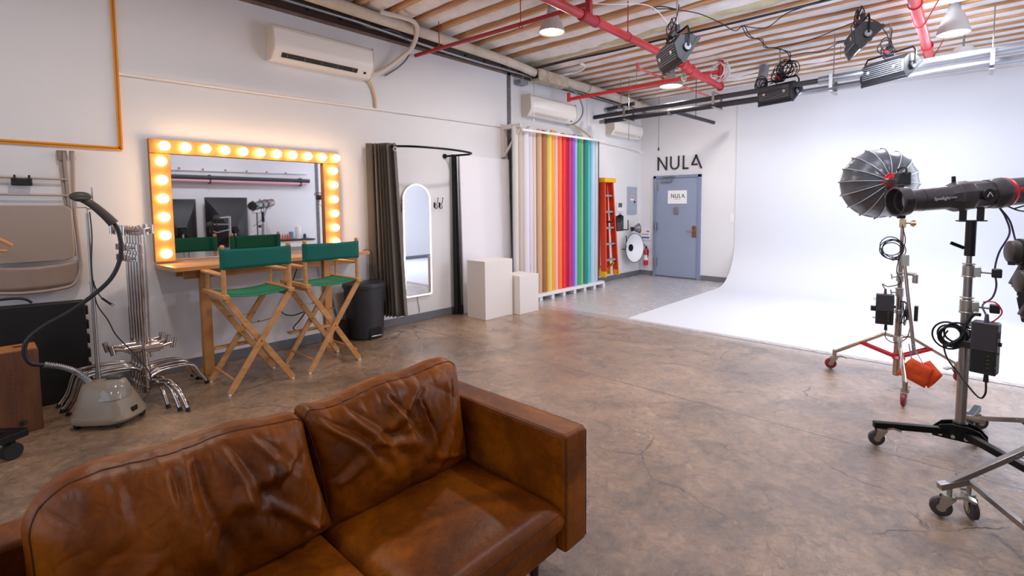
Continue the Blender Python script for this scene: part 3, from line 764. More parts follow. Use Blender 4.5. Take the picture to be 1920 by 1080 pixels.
# ---- ladder hung on the wall
M_lo = mat('orange_fibreglass', '#e2431f', .45); M_ly = mat('ladder_yellow', '#f0b414', .45); M_ls = mat('ladder_aluminium', '#a9abb5', .35, metal=.7)
ld = thing('step_ladder', 'orange step ladder with a yellow top cap hung on the wall beside the paper rolls', 'ladder', (-5.22, 7.62, .2))
def chan(mb, p0, p1, w_, d_):
    p0 = Vector(p0); p1 = Vector(p1)
    mb.bar(p0, p1, d_, .012, up=(0, 1, 0))
    return mb
for (ya, yb_, s) in ((7.40, 7.46, 1), (7.82, 7.74, -1)):
    MB().bar((-5.04, ya, .22), (-5.12, yb_, 1.93), .11, .012, up=(0, 1, 0)).bar((-4.99, ya+s*.014, .22), (-5.07, yb_+s*.014, 1.93), .012, .03, up=(0, 1, 0)).bar((-5.09, ya+s*.014, .22), (-5.17, yb_+s*.014, 1.93), .012, .03, up=(0, 1, 0)).build('front_rail', M_lo, ld)
for (ya, yb_, s) in ((7.43, 7.48, 1), (7.79, 7.72, -1)):
    MB().bar((-5.20, ya, .22), (-5.23, yb_, 1.93), .09, .012, up=(0, 1, 0)).bar((-5.16, ya+s*.012, .22), (-5.19, yb_+s*.012, 1.93), .012, .025, up=(0, 1, 0)).build('rear_rail', M_lo, ld)
MB().bb(-5.29, -5.03, 7.42, 7.78, 1.92, 2.0).build('top_cap', M_ly, ld, bevel=.008)
for k in range(5):
    z = .50+k*.295; f = (z-.22)/1.71; xx = -5.04-.08*f; a = 7.41+.06*f; b_ = 7.81-.07*f
    st = MB().bb(xx-.045, xx+.035, a, b_, z-.02, z+.016).build('step', M_ls, ld, bevel=.003)
    MB().bar((xx-.03, a+.01, z-.07), (xx-.01, a+.09, z), .01, .006).bar((xx-.03, b_-.01, z-.07), (xx-.01, b_-.09, z), .01, .006).build('step_brace', M_ls, st)
for ya in (7.40, 7.82):
    MB().bb(-5.10, -4.98, ya-.02, ya+.02, .2, .30).build('yellow_foot', M_ly, ld, bevel=.006)
for ya in (7.43, 7.79):
    MB().bb(-5.25, -5.15, ya-.02, ya+.02, .2, .32).bar((-5.2, ya, .32), (-5.06, 7.46 if ya < 7.6 else 7.76, .44), .02, .05).build('yellow_foot', M_ly, ld, bevel=.006)
for za, col in ((1.45, M_white), (.62, M_dark)):
    MB().bar((-4.995-.12*(za/1.7), 7.40+.06*za/1.7, za-.1), (-5.005-.13*(za/1.7), 7.403+.06*za/1.7, za+.12), .04, .004, up=(0, 1, 0)).build('sticker', col, ld)
hk = thing('ladder_hook', 'black forked wall hook holding the orange ladder at mid height', 'hook', (LW, 7.68, 1.16))
MB().tube([(LW, 7.55, 1.22), (-5.2, 7.55, 1.20), (-4.98, 7.56, 1.20), (-4.94, 7.56, 1.27)], .012, 8, sub=4).build('prong', M_black, hk)
MB().tube([(LW, 7.82, 1.22), (-5.2, 7.82, 1.20), (-4.98, 7.83, 1.20), (-4.94, 7.83, 1.27)], .012, 8, sub=4).build('prong', M_black, hk)
MB().bb(LW, LW+.02, 7.50, 7.87, 1.17, 1.26).build('hook_plate', M_black, hk)

# ---- electrical panel etc
ep = thing('electrical_panel', 'pale blue grey fuse panel flush on the left wall near the corner', 'fuse panel', (LW, 9.03, 1.30))
MB().bb(LW, LW+.02, 8.84, 9.22, 1.31, 1.885).build('panel_plate', mat('fuse_panel_paint', '#a5b0bd', .45), ep, bevel=.003)
dr_ = MB().bb(LW+.02, LW+.028, 8.92, 9.14, 1.37, 1.77).build('panel_door', mat('fuse_panel_paint', ''), ep, bevel=.002)
MB().bb(LW+.028, LW+.030, 8.94, 9.06, 1.60, 1.69).build('warning_label', M_white, dr_)
MB().bb(LW+.0302, LW+.031, 8.95, 9.05, 1.65, 1.675).build('red_stripe', M_redcl, dr_)
MB().bb(LW+.028, LW+.036, 9.08, 9.12, 1.55, 1.59).build('latch', M_dark, dr_)
th = thing('thermostat', 'small white wall thermostat between the ladder and the fuse panel', 'thermostat', (LW, 8.56, 1.40))
MB().bb(LW, LW+.025, 8.44, 8.66, 1.38, 1.58).build('case', M_white, th, bevel=.006)
MB().bb(LW+.025, LW+.027, 8.48, 8.62, 1.46, 1.55).build('display', mat('lcd', '#5b5f68', .3), th)
cb = thing('clipboard', 'black clipboard hanging on the wall under the thermostat', 'clipboard', (LW, 8.56, 1.0))
MB().bb(LW+.002, LW+.012, 8.42, 8.70, .98, 1.29).build('board', M_black, cb, bevel=.003)
MB().bb(LW+.012, LW+.018, 8.45, 8.67, 1.0, 1.2).build('sleeve', mat('grey_sleeve', '#4a4a50', .4), cb)
MB().bb(LW+.012, LW+.028, 8.50, 8.62, 1.25, 1.31).torus((LW+.02, 8.56, 1.32), (1, 0, 0), .02, .005, 12, 6).build('clip', M_blackm, cb)
# reflectors
def refl(c, R, depth, label, axis, m_in, neck):
    t = thing('reflector_dish', label, 'reflector', c, 'light reflectors hung on the wall')
    pr = [(.06*R+(.94*R)*(k/10), depth*(k/10)**1.6) for k in range(11)]
    MB().lathe(pr, c, axis, 40).build('bowl', [m_in], t, solid=.004, smooth=60)
    MB().torus(Vector(c)+Vector(axis).normalized()*depth, axis, R, .006, 40, 6).build('rim', M_black, t)
    a = Vector(axis).normalized()
    MB().cyl(Vector(c)-a*neck, Vector(c)+a*.02, R*.18+.03, R*.18+.02).build('mount_ring', M_blackm, t)
    return t
M_rw = mat('reflector_white', '#eef0f4', .35); M_rd = mat('reflector_silver', '#8f9299', .3, metal=.8)
refl((-5.37, 8.86, .62), .30, .12, 'large white beauty dish reflector hung low on the wall near the corner', (.98, -.12, .03), M_rw, .07)
refl((-5.33, 8.88, 1.01), .10, .14, 'small grey reflector cup hung just above the large white dish', (.6, .8, .1), M_rd, .03)
for yy, z0, z1, lb in ((8.72, 1.02, 1.20, 'small grey reflector cup'), (8.66, .62, .88, 'large white dish')):
    single(MB().tube([(LW, yy, z0-.02), (LW+.09, yy, z0-.02), (LW+.11, yy, z0+.02), (LW+.11, yy-.01, z1)], .010, 8, sub=5), 'wall_hook', M_black, 'black upright wall hook beside the %s' % lb, 'hook')
# back wall: notice, extinguisher
nb = thing('notice_holder', 'white notice with blue and red print on the back wall left of the door', 'notice', (-5.29, BW, .78))
MB().bb(-5.43, -5.19, BW-.02, BW, .76, 1.0).build('plate', M_white, nb, bevel=.003)
MB().bb(-5.40, -5.22, BW-.0212, BW-.02, .79, .825).bb(-5.29, -5.22, BW-.0212, BW-.02, .93, .955).build('blue_print', mat('print_blue', '#3c6cc0', .5), nb)
MB().bb(-5.40, -5.24, BW-.0212, BW-.02, .87, .885).build('red_print', mat('print_red', '#d24a55', .5), nb)
fe = thing('fire_extinguisher', 'small red fire extinguisher on the wall between the corner and the door', 'fire extinguisher', (-5.27, BW-.06, .22))
ex, ey = -5.27, BW-.07
MB().lathe([(0, .22), (.045, .222), (.05, .235), (.05, .50), (.04, .54), (.018, .565), (.018, .58), (0, .58)], (ex, ey, 0), n=20).build('cylinder', mat('extinguisher_red', '#d3202c', .3), fe)
MB().lathe([(.0508, .33), (.0508, .44)], (ex, ey, 0), n=20).build('label_band', M_white, fe)
MB().cyl((ex, ey, .575), (ex, ey, .62), .016).bar((ex-.05, ey, .66), (ex+.03, ey, .62), .015, .01).bar((ex-.05, ey, .63), (ex+.03, ey, .60), .015, .008).build('valve_lever', M_blackm, fe)
MB().tube([(ex+.02, ey, .60), (ex+.06, ey-.02, .56), (ex+.065, ey-.02, .46), (ex+.055, ey-.02, .40)], .009, 8, sub=5).build('hose', M_black, fe)
MB().bb(ex-.03, ex+.03, ey+.04, BW, .5, .53).build('bracket', M_blackm, fe)
# switch plate on the cyclorama wall
single(MB().bb(-3.50, -3.42, BW-.01, BW, 1.17, 1.33).cyl((-3.46, BW-.016, 1.28), (-3.46, BW-.01, 1.28), .008).cyl((-3.46, BW-.016, 1.22), (-3.46, BW-.01, 1.22), .008), 'switch_plate', M_white, 'white switch plate on the back wall just left of the cyclorama edge', 'switch')
# ================================================================== LEFT CORNER THINGS
M_fc = mat('beige_chair_paint', '#a5958a', .38); M_fcd = mat('beige_chair_panel', '#988478', .42)
fc = thing('folding_chair', 'beige metal folding chair hung upside down on the wall beside the steamer', 'chair', (LW, .27, .88))
def rect_loop(y0, y1, z0, z1, r, x):
    p = []
    for cy__, cz__, a0 in ((y1-r, z1-r, 0), (y0+r, z1-r, PI/2), (y0+r, z0+r, PI), (y1-r, z0+r, 3*PI/2)):
        for k in range(7):
            a = a0+PI/2*k/6; p.append((cy__+r*math.cos(a), cz__+r*math.sin(a)))
    return p
# seat pan
MB().prism(rect_loop(.03, .505, 1.09, 1.52, .06, 0), (-5.37, 0, 0), Y, Z, X*.022).build('seat', M_fc, fc, bevel=.006)
# back frame tube: two long legs joined by the rounded back at the bottom
pts = [(-5.385, .535, 1.93), (-5.38, .525, 1.5), (-5.375, .535, 1.2), (-5.37, .535, 1.02), (-5.365, .49, .90), (-5.365, .40, .87), (-5.365, .27, .862), (-5.365, .14, .87), (-5.365, .04, .90), (-5.37, .0, 1.02), (-5.375, .0, 1.2), (-5.38, .01, 1.5), (-5.385, .0, 1.93)]
MB().tube(pts, .0135, 10, sub=5).build('front_leg_frame', M_fc, fc)
def bp(u, v):
    yy = .012+.51*u; zb = .885+.035*(2*abs(u-.5))**4; zt = 1.085-.03*(1-(2*u-1)**2)
    return Vector((-5.372+.02*(1-(2*u-1)**2), yy, zb+(zt-zb)*v))
MB().strip(bp, 24, 6).build('backrest', M_fcd, fc, solid=.006)
for s, yy in ((1, .49), (-1, .045)):
    MB().cyl((-5.415, yy+.0*s, 1.93), (-5.395, yy+.015*s, 1.12), .0125, n=10).build('rear_leg', M_fc, fc)
    MB().cyl((-5.43, yy-.025*s, 1.93), (-5.42, yy+.0*s, 1.3), .0115, n=10).build('rear_leg', M_fc, fc)
for yy in (.535, .49, .465):
    MB().cyl((-5.40-.02*(yy < .5), yy, 1.87), (-5.40-.02*(yy < .5), yy-.002, 1.945), .0165, n=10).build('foot_cap', mat('beige_rubber', '#8d7b70', .7), fc)
for z in (1.725, 1.60):
    MB().cyl((-5.40, .03, z), (-5.40, .50, z-.005), .008, n=8).build('cross_bar', M_fc, fc)
hk = thing('wall_hook', 'black double prong wall hook holding the upside down folding chair', 'hook', (LW, .25, 1.68))
MB().bb(-5.415, -5.385, .195, .305, 1.665, 1.72).build('hook_plate', M_black, hk, bevel=.006)
for yy in (.215, .29): MB().bb(-5.40, -5.38, yy-.006, yy+.006, 1.70, 1.745).build('prong', M_black, hk, bevel=.003)
# wooden clothes hanger tip at the picture's left edge
hg = thing('clothes_hanger', 'light wooden clothes hanger, only its rounded tip showing in front of the folding chair', 'hanger', (-5.1, -.1, 1.2))
hp = [(-5.10, -.30, 1.315), (-5.10, -.15, 1.34), (-5.10, .0, 1.32), (-5.10, .10, 1.285), (-5.10, .165, 1.235)]
MB().tube(hp, lambda t: .020-.006*t, 8, sub=5).build('hanger_arm', M_chw, hg)
MB().tube([(-5.10, -.55, 1.20), (-5.10, -.3, 1.22), (-5.10, 0, 1.215), (-5.10, .14, 1.20)], .010, 8, sub=4).build('hanger_bar', M_chw, hg)
MB().tube([(-5.1, -.2, 1.34), (-5.1, -.2, 1.42), (-5.13, -.2, 1.48), (-5.17, -.2, 1.45)], .003, 6, sub=5).build('hanger_hook', M_chrome, hg)
MB().cyl((LW, -.2, 1.47), (-5.12, -.2, 1.47), .008).build('hanger_peg', M_blackm, hg)

# black case leaning
cs = thing('black_case', 'flat black portfolio case standing against the wall behind the wooden box', 'case', (-5.32, 0, 0))
M_cs = mat('black_case_shell', '#0e0d0e', .6)
MB().prism([(-.70, 0), (.535, 0), (.535, .765), (-.70, .80)], (-5.38, 0, .004), Y, Z, X*.11).build('case_body', M_cs, cs, bevel=.008)
MB().tube([(-5.32, .02, .785), (-5.32, .06, .83), (-5.32, .16, .835), (-5.32, .22, .82), (-5.32, .25, .79)], .009, 8, sub=5).build('handle', M_black, cs)
for k in range(6): MB().bb(-5.36, -5.29, .535, .552, .08+k*.115, .15+k*.115).build('latch', M_black, cs, bevel=.003)
# apple box
ab = thing('wooden_box', 'dark wooden studio box standing on end in front of the black case', 'box', (-4.87, .07, 0))
M_ab = mat('apple_box_wood', '#74492e', .5, col2='#553222', vscale=5, stretch=(2, 6, .7), bump=.1)
M_abt = mat('apple_box_end', '#b97a42', .5, col2='#95602f', vscale=5, stretch=(2, 6, 2))
MB().bb(-4.965, -4.745, -.085, .235, .0, .555).build('box_body', M_ab, ab, bevel=.004)
MB().bb(-4.96, -4.75, -.08, .23, .554, .562).build('box_end', M_abt, ab, bevel=.002)
for yy in (.03, .16): MB().bb(-4.885, -4.845, yy-.035, yy+.035, .558, .5635).build('hand_slot', M_dark, ab, bevel=.001)
text('MATTHEWS', .055, (-4.7445, .10, .29), Z*-1, Y, mat('burnt_stamp', '#5a3622', .7), ab, 'stamped_lettering', .0005)
# black rolling base at the left edge
rb = thing('rolling_base', 'black angled wheeled base poking in at the lower left beside the wooden box', 'stand base', (-4.45, -.2, 0))
MB().bar((-4.33, .13, .14), (-4.05, -.35, .14), .07, .04).bar((-4.33, .13, .14), (-4.7, -.25, .14), .05, .035).build('base_rail', M_blackm, rb, bevel=.004)
MB().cyl((-4.40, .13, .16), (-4.40, .13, .185), .018).build('bolt', M_black, rb)
wl = MB().cyl((-4.32, .06, .05), (-4.28, .08, .05), .05, n=24).build('wheel', M_rubber, rb, bevel=.006)
MB().bar((-4.31, .07, .05), (-4.30, .06, .13), .05, .03).build('fork', M_blackm, rb)
MB().cyl((-4.55, -.35, 0.0), (-4.55, -.35, .13), .03).build('foot', M_black, rb)

# ---- garment steamer
st = thing('garment_steamer', 'grey beige garment steamer with pole, hose and hand nozzle', 'garment steamer', (-4.55, .55, 0))
M_st = mat('steamer_plastic', '#887a6b', .35); M_st2 = mat('steamer_lower_band', '#978977', .4)
cen = Vector((-4.53, .545, 0)); a45 = math.radians(44)
U = Vector((math.sin(a45), math.cos(a45), 0))*1.0   # along front edge (towards +x+y)
U = Vector((.24, .25, 0)).normalized(); W = Vector((-U.y, U.x, 0))   # W points away from camera
def sec(hw, hd, z, n=28, p=3.2, ou=0, ow=0):
    out = []
    for i in range(n):
        a = 2*PI*i/n; ca, sa = math.cos(a), math.sin(a)
        out.append(cen+U*(ou+hw*abs(ca)**(2/p)*(1 if ca > 0 else -1))+W*(ow+hd*abs(sa)**(2/p)*(1 if sa > 0 else -1))+Z*z)
    return out
def loft(mb, secs, caps=True):
    n_ = len(secs[0]); vs = [p for s_ in secs for p in s_]; fs = []
    for j in range(len(secs)-1):
        for i in range(n_): fs.append((j*n_+i, j*n_+(i+1) % n_, (j+1)*n_+(i+1) % n_, (j+1)*n_+i))
    if caps: fs += [tuple(range(n_-1, -1, -1)), tuple((len(secs)-1)*n_+i for i in range(n_))]
    return mb.add(vs, fs)
MB_ = loft(MB(), [sec(.175, .145, .035), sec(.19, .155, .055), sec(.185, .15, .085)]); MB_.build('lower_shell', M_st2, st)
MB_ = loft(MB(), [sec(.183, .148, .085), sec(.16, .13, .15, ou=-.005), sec(.135, .11, .22, ou=-.015), sec(.11, .085, .27, ou=-.03), sec(.09, .065, .29, ou=-.04), sec(.05, .04, .298, ou=-.045)])
MB_.build('upper_shell', M_st, st)
tk = loft(MB(), [sec(.095, .10, .19, ou=.045, ow=-.02, p=2.4), sec(.085, .085, .255, ou=.045, ow=-.01, p=2.4), sec(.06, .055, .295, ou=.04, ow=.01, p=2.4), sec(.03, .03, .305, ou=.04, ow=.02)])
tk.build('water_tank', mat('clear_grey_tank', '#8d867d', .15, coat=.3, var=.15, vscale=12), st)
MB().box(cen+U*.035+W*.02+Z*.315, (.09, .05, .03), Matrix((U, W, Z)).transposed()).build('tank_handle', mat('tank_handle_brown', '#4c443f', .4), st, bevel=.01)
for du, dw in ((-.13, -.10), (.13, -.10), (-.13, .10), (.14, .10)):
    c = cen+U*du+W*dw
    MB().cyl(c+U*-.012+Z*.024, c+U*.012+Z*.024, .024, n=16).build('caster_wheel', M_rubber, st, bevel=.004)
MB().box(cen+U*.178+W*-.02+Z*.10, (.012, .05, .035), Matrix((U, W, Z)).transposed()).build('power_switch', M_dark, st, bevel=.003)
pb = Vector((-4.66, .515, 0))
MB().cyl(pb+Z*.28, pb+Z*.345, .016, n=14).cyl(pb+Z*.34, pb+Z*.98, .0125, n=12).cyl(pb+Z*.98, pb+Z*1.46, .009, n=12).cyl(pb+Z*.965, pb+Z*.985, .0145, n=12).build('pole', M_steel, st)
MB().tube([pb+Z*1.46, pb+Z*1.50, pb+Vector((.0, -.05, 1.50)), pb+Vector((.0, -.055, 1.55))], .004, 8).tube([pb+Z*1.49, pb+Vector((.0, .035, 1.49)), pb+Vector((.0, .032, 1.64))], .0045, 8).build('hanger_loop', M_steel, st)
# handset: oval steam head + handle
hs = MB().sph((-4.64, .485, 1.575), .060, 20, (.6, .98, .56)).sph((-4.63, .485, 1.560), .052, 16, (.6, .9, .4))
hd_ = hs.build('steam_head', mat('handset_grey', '#3f3a38', .5), st)
MB().tube([(-4.64, .49, 1.56), (-4.63, .54, 1.52), (-4.62, .60, 1.45), (-4.615, .645, 1.385)], lambda t: .022+.010*t, 12, sub=6).build('handset_grip', mat('handset_grey', ''), hd_)
hose = [(-4.615, .64, 1.40), (-4.61, .665, 1.34), (-4.60, .675, 1.22), (-4.60, .655, 1.10), (-4.59, .60, .99), (-4.58, .50, .89), (-4.57, .38, .80), (-4.56, .26, .73), (-4.56, .18, .65), (-4.56, .165, .57), (-4.56, .19, .50), (-4.56, .25, .475)]
MB().tube(hose, .0135, 10, sub=8).build('hose', mat('hose_black', '#1b1a20', .4), st)
cuffp = catmull([(-4.56, .25, .477), (-4.565, .32, .445), (-4.57, .39, .395), (-4.59, .445, .32), (-4.60, .46, .285)], 14)
MB().tube(cuffp, .015, 10).build('hose_cuff', M_steel, st)
spr = MB()
for i in range(0, len(cuffp)-1, 2):
    d = (cuffp[i+1]-cuffp[i]).normalized(); spr.torus(cuffp[i], d, .0165, .0035, 14, 6)
spr.build('spring_guard', M_alu, st)
MB().tube([pb+Vector((.012, .012, 1.47)), pb+Vector((.014, .015, 1.3)), pb+Vector((.016, .0, 1.05)), pb+Vector((.014, .02, .92)), pb+Vector((.016, .05, .85))], .004, 6, sub=6).build('power_cord', M_cable, st)
pg = MB().bar(pb+Vector((.016, .045, .86)), pb+Vector((.016, .09, .81)), .018, .014)
for s in (-1, 1): pg.bar(pb+Vector((.016, .088+s*.004, .815+s*.004)), pb+Vector((.016, .105+s*.004, .797+s*.004)), .002, .004)
pg.build('plug', M_black, st)
MB().tube([pb+Vector((-.01, .0, 1.0)), pb+Vector((-.012, .02, .82)), pb+Vector((-.01, .07, .70)), pb+Vector((-.01, .11, .58)), pb+Vector((0, .18, .46)), pb+Vector((0.02, .24, .35)), pb+Vector((.05, .28, .25)), pb+Vector((.08, .27, .15)), pb+Vector((.12, .22, .10))], .004, 6, sub=6).build('power_cord', M_cable, st)

# ---- nested chrome c-stands
def cstand(label, sd=1):
    """local origin at the floor under the column; legs: +x+y*.3 (towards camera right), -x+y (back), -y (left)"""
    t = thing('c_stand', label, 'light stand', (0, 0, 0), 'nested chrome c-stands by the vanity')
    MB().cyl((0, 0, .10), (0, 0, .72), .0175, n=14).cyl((0, 0, .70), (0, 0, 1.22), .0145, n=14).cyl((0, 0, 1.20), (0, 0, 1.30), .012, n=12).build('column', M_chrome, t)
    for za, zb_, rr_c in ((.09, .14, .030), (.17, .22, .027), (.235, .285, .030)): MB().cyl((0, 0, za), (0, 0, zb_), rr_c).build('leg_collar', M_chrome, t)
    for z in (1.17, 1.09):
        c = MB().cyl((0, 0, z), (0, 0, z+.055), .024).cyl((0, 0, z+.028), (0, -.055, z+.028), .009)
        c.bb(-.006, .006, -.07, -.05, z+.005, z+.052).build('riser_lock', M_chrome, t, bevel=.002)
    for z, ang in ((.115, math.radians(20)), (.195, math.radians(110)), (.26, math.radians(250))):
        d = Vector((math.cos(ang), math.sin(ang), 0))
        zz = max(.16, z)
        MB().tube([d*.025+Z*z, d*.10+Z*(z+.03), d*.27+Z*(zz+.02), d*.35+Z*(zz-.01), d*.40+Z*(.10), d*.455+Z*.012], .0125, 10, sub=5).build('leg', M_chrome, t)
        MB().cyl(d*.447+Z*.028, d*.457+Z*.0, .0145).build('foot_cap', M_rubber, t)
    # grip head at the top with short knob
    g = MB().cyl((-.03, 0, 1.325), (.035, 0, 1.325), .035, n=18).cyl((-.045, 0, 1.325), (-.03, 0, 1.325), .026).cyl((.035, 0, 1.325), (.05, 0, 1.325), .028)
    g.cyl((0, 0, 1.29), (0, 0, 1.36), .017)
    gh = g.build('grip_head', M_chrome, t, bevel=.002)
    MB().cyl((.045, 0, 1.325), (.045, -.095*sd, 1.34), .010).cyl((.045, -.095*sd, 1.30), (.045, -.095*sd, 1.37), .014).cyl((-.02, -.06, 1.34), (-.02, .07, 1.325), .012).cyl((-.02, -.07*sd, 1.29), (-.02, -.065*sd, 1.36), .015).build('tee_handle', M_chrome, gh)
    # gobo arm folded down beside the column, its head at the bottom
    MB().cyl((.045, .03, 1.345), (.03, .03, .36), .0080, n=10).build('extension_arm', M_chrome, t)
    lh = MB().cyl((.03, -.01*sd, .43), (.03, .085*sd, .43), .034, n=18).cyl((.03, .085*sd, .43), (.03, .105*sd, .43), .024).build('arm_head', M_chrome, t, bevel=.002)
    MB().cyl((.03, .10*sd, .43), (.03, .17*sd, .445), .011).cyl((.03, .165*sd, .405), (.03, .18*sd, .48), .017).build('tee_handle', M_chrome, lh)
    return t
cs_ = cstand('nearest of the nested chrome c-stands, its bent leg reaching towards the camera')
cv_ = cstand('second of the nested chrome c-stands counting away from the camera', -1)
base = Vector((-4.745, .795, 0))
lbs = ['second of the nested chrome c-stands counting away from the camera', 'third of the nested chrome c-stands counting away from the camera', 'fourth of the nested chrome c-stands counting away from the camera', 'rearmost of the nested chrome c-stands, closest to the wall']
cv_.location = base+Vector((-.068, -.006, 0)); cv_.rotation_euler = (0, 0, math.radians(-4))
for k in range(1, 4):
    dup((cs_, cv_, cs_, cv_)[k-1] if k != 1 else cs_, base+Vector((-.068*(k+1), -.006*(k+1), 0)), math.radians((-4, 5, -8, 3)[k]), lbs[k])
cs_.location = base

# ================================================================== SOFA
def leather():
    m = bpy.data.materials.new('cognac_leather'); m.use_nodes = True
    nt = m.node_tree; n = nt.nodes; b = n['Principled BSDF']; L = nt.links.new
    tc = n.new('ShaderNodeTexCoord')
    def nz(sc, det=6, dist=0.0):
        q = n.new('ShaderNodeTexNoise'); q.inputs['Scale'].default_value = sc; q.inputs['Detail'].default_value = det; q.inputs['Distortion'].default_value = dist
        L(tc.outputs['Object'], q.inputs['Vector']); return q
    a = nz(3.4, 8, .6)
    r = n.new('ShaderNodeValToRGB'); e = r.color_ramp.elements
    e[0].position = .34; e[0].color = lin('#572800'); e[1].position = .70; e[1].color = lin('#955004')
    q = e.new(.5); q.color = lin('#743900')
    L(a.outputs[0], r.inputs[0])
    f = nz(14, 10, 2.5); mx = n.new('ShaderNodeMix'); mx.data_type = 'RGBA'; mx.blend_type = 'OVERLAY'; mx.inputs[0].default_value = .5
    L(r.outputs[0], mx.inputs[6]); L(f.outputs[0], mx.inputs[7]); L(mx.outputs[2], b.inputs['Base Color'])
    rr = n.new('ShaderNodeMapRange'); rr.inputs[3].default_value = .36; rr.inputs[4].default_value = .50
    L(a.outputs[0], rr.inputs[0]); L(rr.outputs[0], b.inputs['Roughness'])
    b.inputs['Specular IOR Level'].default_value = .28
    g = nz(160, 3); cr = n.new('ShaderNodeTexVoronoi'); cr.inputs['Scale'].default_value = 120; L(tc.outputs['Object'], cr.inputs['Vector'])
    bp = n.new('ShaderNodeBump'); bp.inputs['Strength'].default_value = .06; bp.inputs['Distance'].default_value = .004
    L(cr.outputs[0], bp.inputs['Height'])
    b2 = n.new('ShaderNodeBump'); b2.inputs['Strength'].default_value = .18; b2.inputs['Distance'].default_value = .012
    L(nz(9, 5, 1.0).outputs[0], b2.inputs['Height']); L(bp.outputs[0], b2.inputs['Normal']); L(b2.outputs[0], b.inputs['Normal'])
    return m
M_lea = leather()
M_seam = mat('dark_leather_seam', '#4f2410', .5)
sofa = thing('sofa', 'cognac brown leather sofa in the foreground with loose wrinkled back cushions', 'sofa', (-1.6, .4, 0))
AY0, AY1 = 1.435, 1.572
XB, XF = -2.08, -1.15
def slab(name, x0_, x1_, y0_, y1_, z0_, z1_, r, parent=sofa, seg=4):
    return MB().bb(x0_, x1_, y0_, y1_, z0_, z1_).build(name, M_lea, parent, bevel=r, seg=seg)
arm = slab('armrest', XB, XF, AY0, AY1, .135, .612, .016)
arm2 = slab('armrest', XB, XF, -.86, -.72, .135, .612, .016)
def seamline(pts, parent, r=.0022):
    return MB().tube(pts, r, 6).build('seam', M_seam, parent)
seamline([(XB+.02, AY0+.0035, .6065), (XF-.016, AY0+.0035, .6065), (XF-.0035, AY0+.0035, .59), (XF-.0035, AY0+.0035, .15)], arm)
seamline([(XB+.02, AY1-.003, .6065), (XF-.016, AY1-.003, .6065), (XF-.0035, AY1-.003, .59), (XF-.0035, AY1-.003, .15)], arm)
seamline([(XF-.0035, AY0+.004, .594), (XF-.0035, AY1-.004, .594)], arm)
back = slab('back_frame', XB, -1.93, -.72, AY0, .135, .60, .02)
base_ = slab('seat_base', -1.93, -1.19, -.72, AY0, .135, .235, .012)
for yy in (1.36, -.66):
    for xx in (-1.25, -2.0):
        MB().cyl((xx, yy, .14), (xx, yy, .0), .022, .014, n=16).build('leg', mat('dark_walnut', '#3a2418', .4), sofa)
def smooth01(a, b, x):
    t = min(1, max(0, (x-a)/(b-a))); return t*t*(3-2*t)
def seatc(y0_, y1_, seed):
    """box cushion with soft crowned top"""
    x0_, x1_ = -1.92, -1.165; z0_, z1_ = .235, .325; N, Mx = 44, 40
    def shp(u, v, side):
        x = x0_+(x1_-x0_)*u; y = y0_+(y1_-y0_)*v
        e = (1-abs(2*u-1)**8)*(1-abs(2*v-1)**8)
        if side > 0:
            z = z1_-.018+.045*(max(0, e))**.45
            z += .010*math.sin(PI*u)*math.sin(PI*v)+.004*noise.noise(Vector((x*5, y*5, seed)))*e
        else: z = z0_
        return Vector((x, y, z))
    mb = MB(); mb.strip(lambda u, v: shp(u, v, 1), N, Mx); mb.strip(lambda u, v: shp(u, v, -1), 1, 1)
    # skirt
    def sk(u, v):
        s_ = u*4; k = int(min(3, s_)); f = s_-k
        uv = ((f, 0), (1, f), (1-f, 1), (0, 1-f))[k]
        t = shp(uv[0], uv[1], 1); b_ = shp(uv[0], uv[1], -1); p = b_.lerp(t, v)
        out = .010*math.sin(PI*v)
        p.x += out*(1 if uv[0] == 1 else -1 if uv[0] == 0 else 0); p.y += out*(1 if uv[1] == 1 else -1 if uv[1] == 0 else 0)
        return p
    mb.strip(sk, 160, 8)
    o = mb.build('seat_cushion', M_lea, sofa, smooth=50)
    seamline([(x1_-.002, y0_+.01, z1_-.020), (x1_+.0015, y0_+.02, z1_-.021), (x1_+.0015, y1_-.02, z1_-.021), (x1_-.002, y1_-.01, z1_-.02)], o)
    return o
seatc(.765, 1.43, 1); seatc(.030, .759, 2); seatc(-.715, .024, 3)

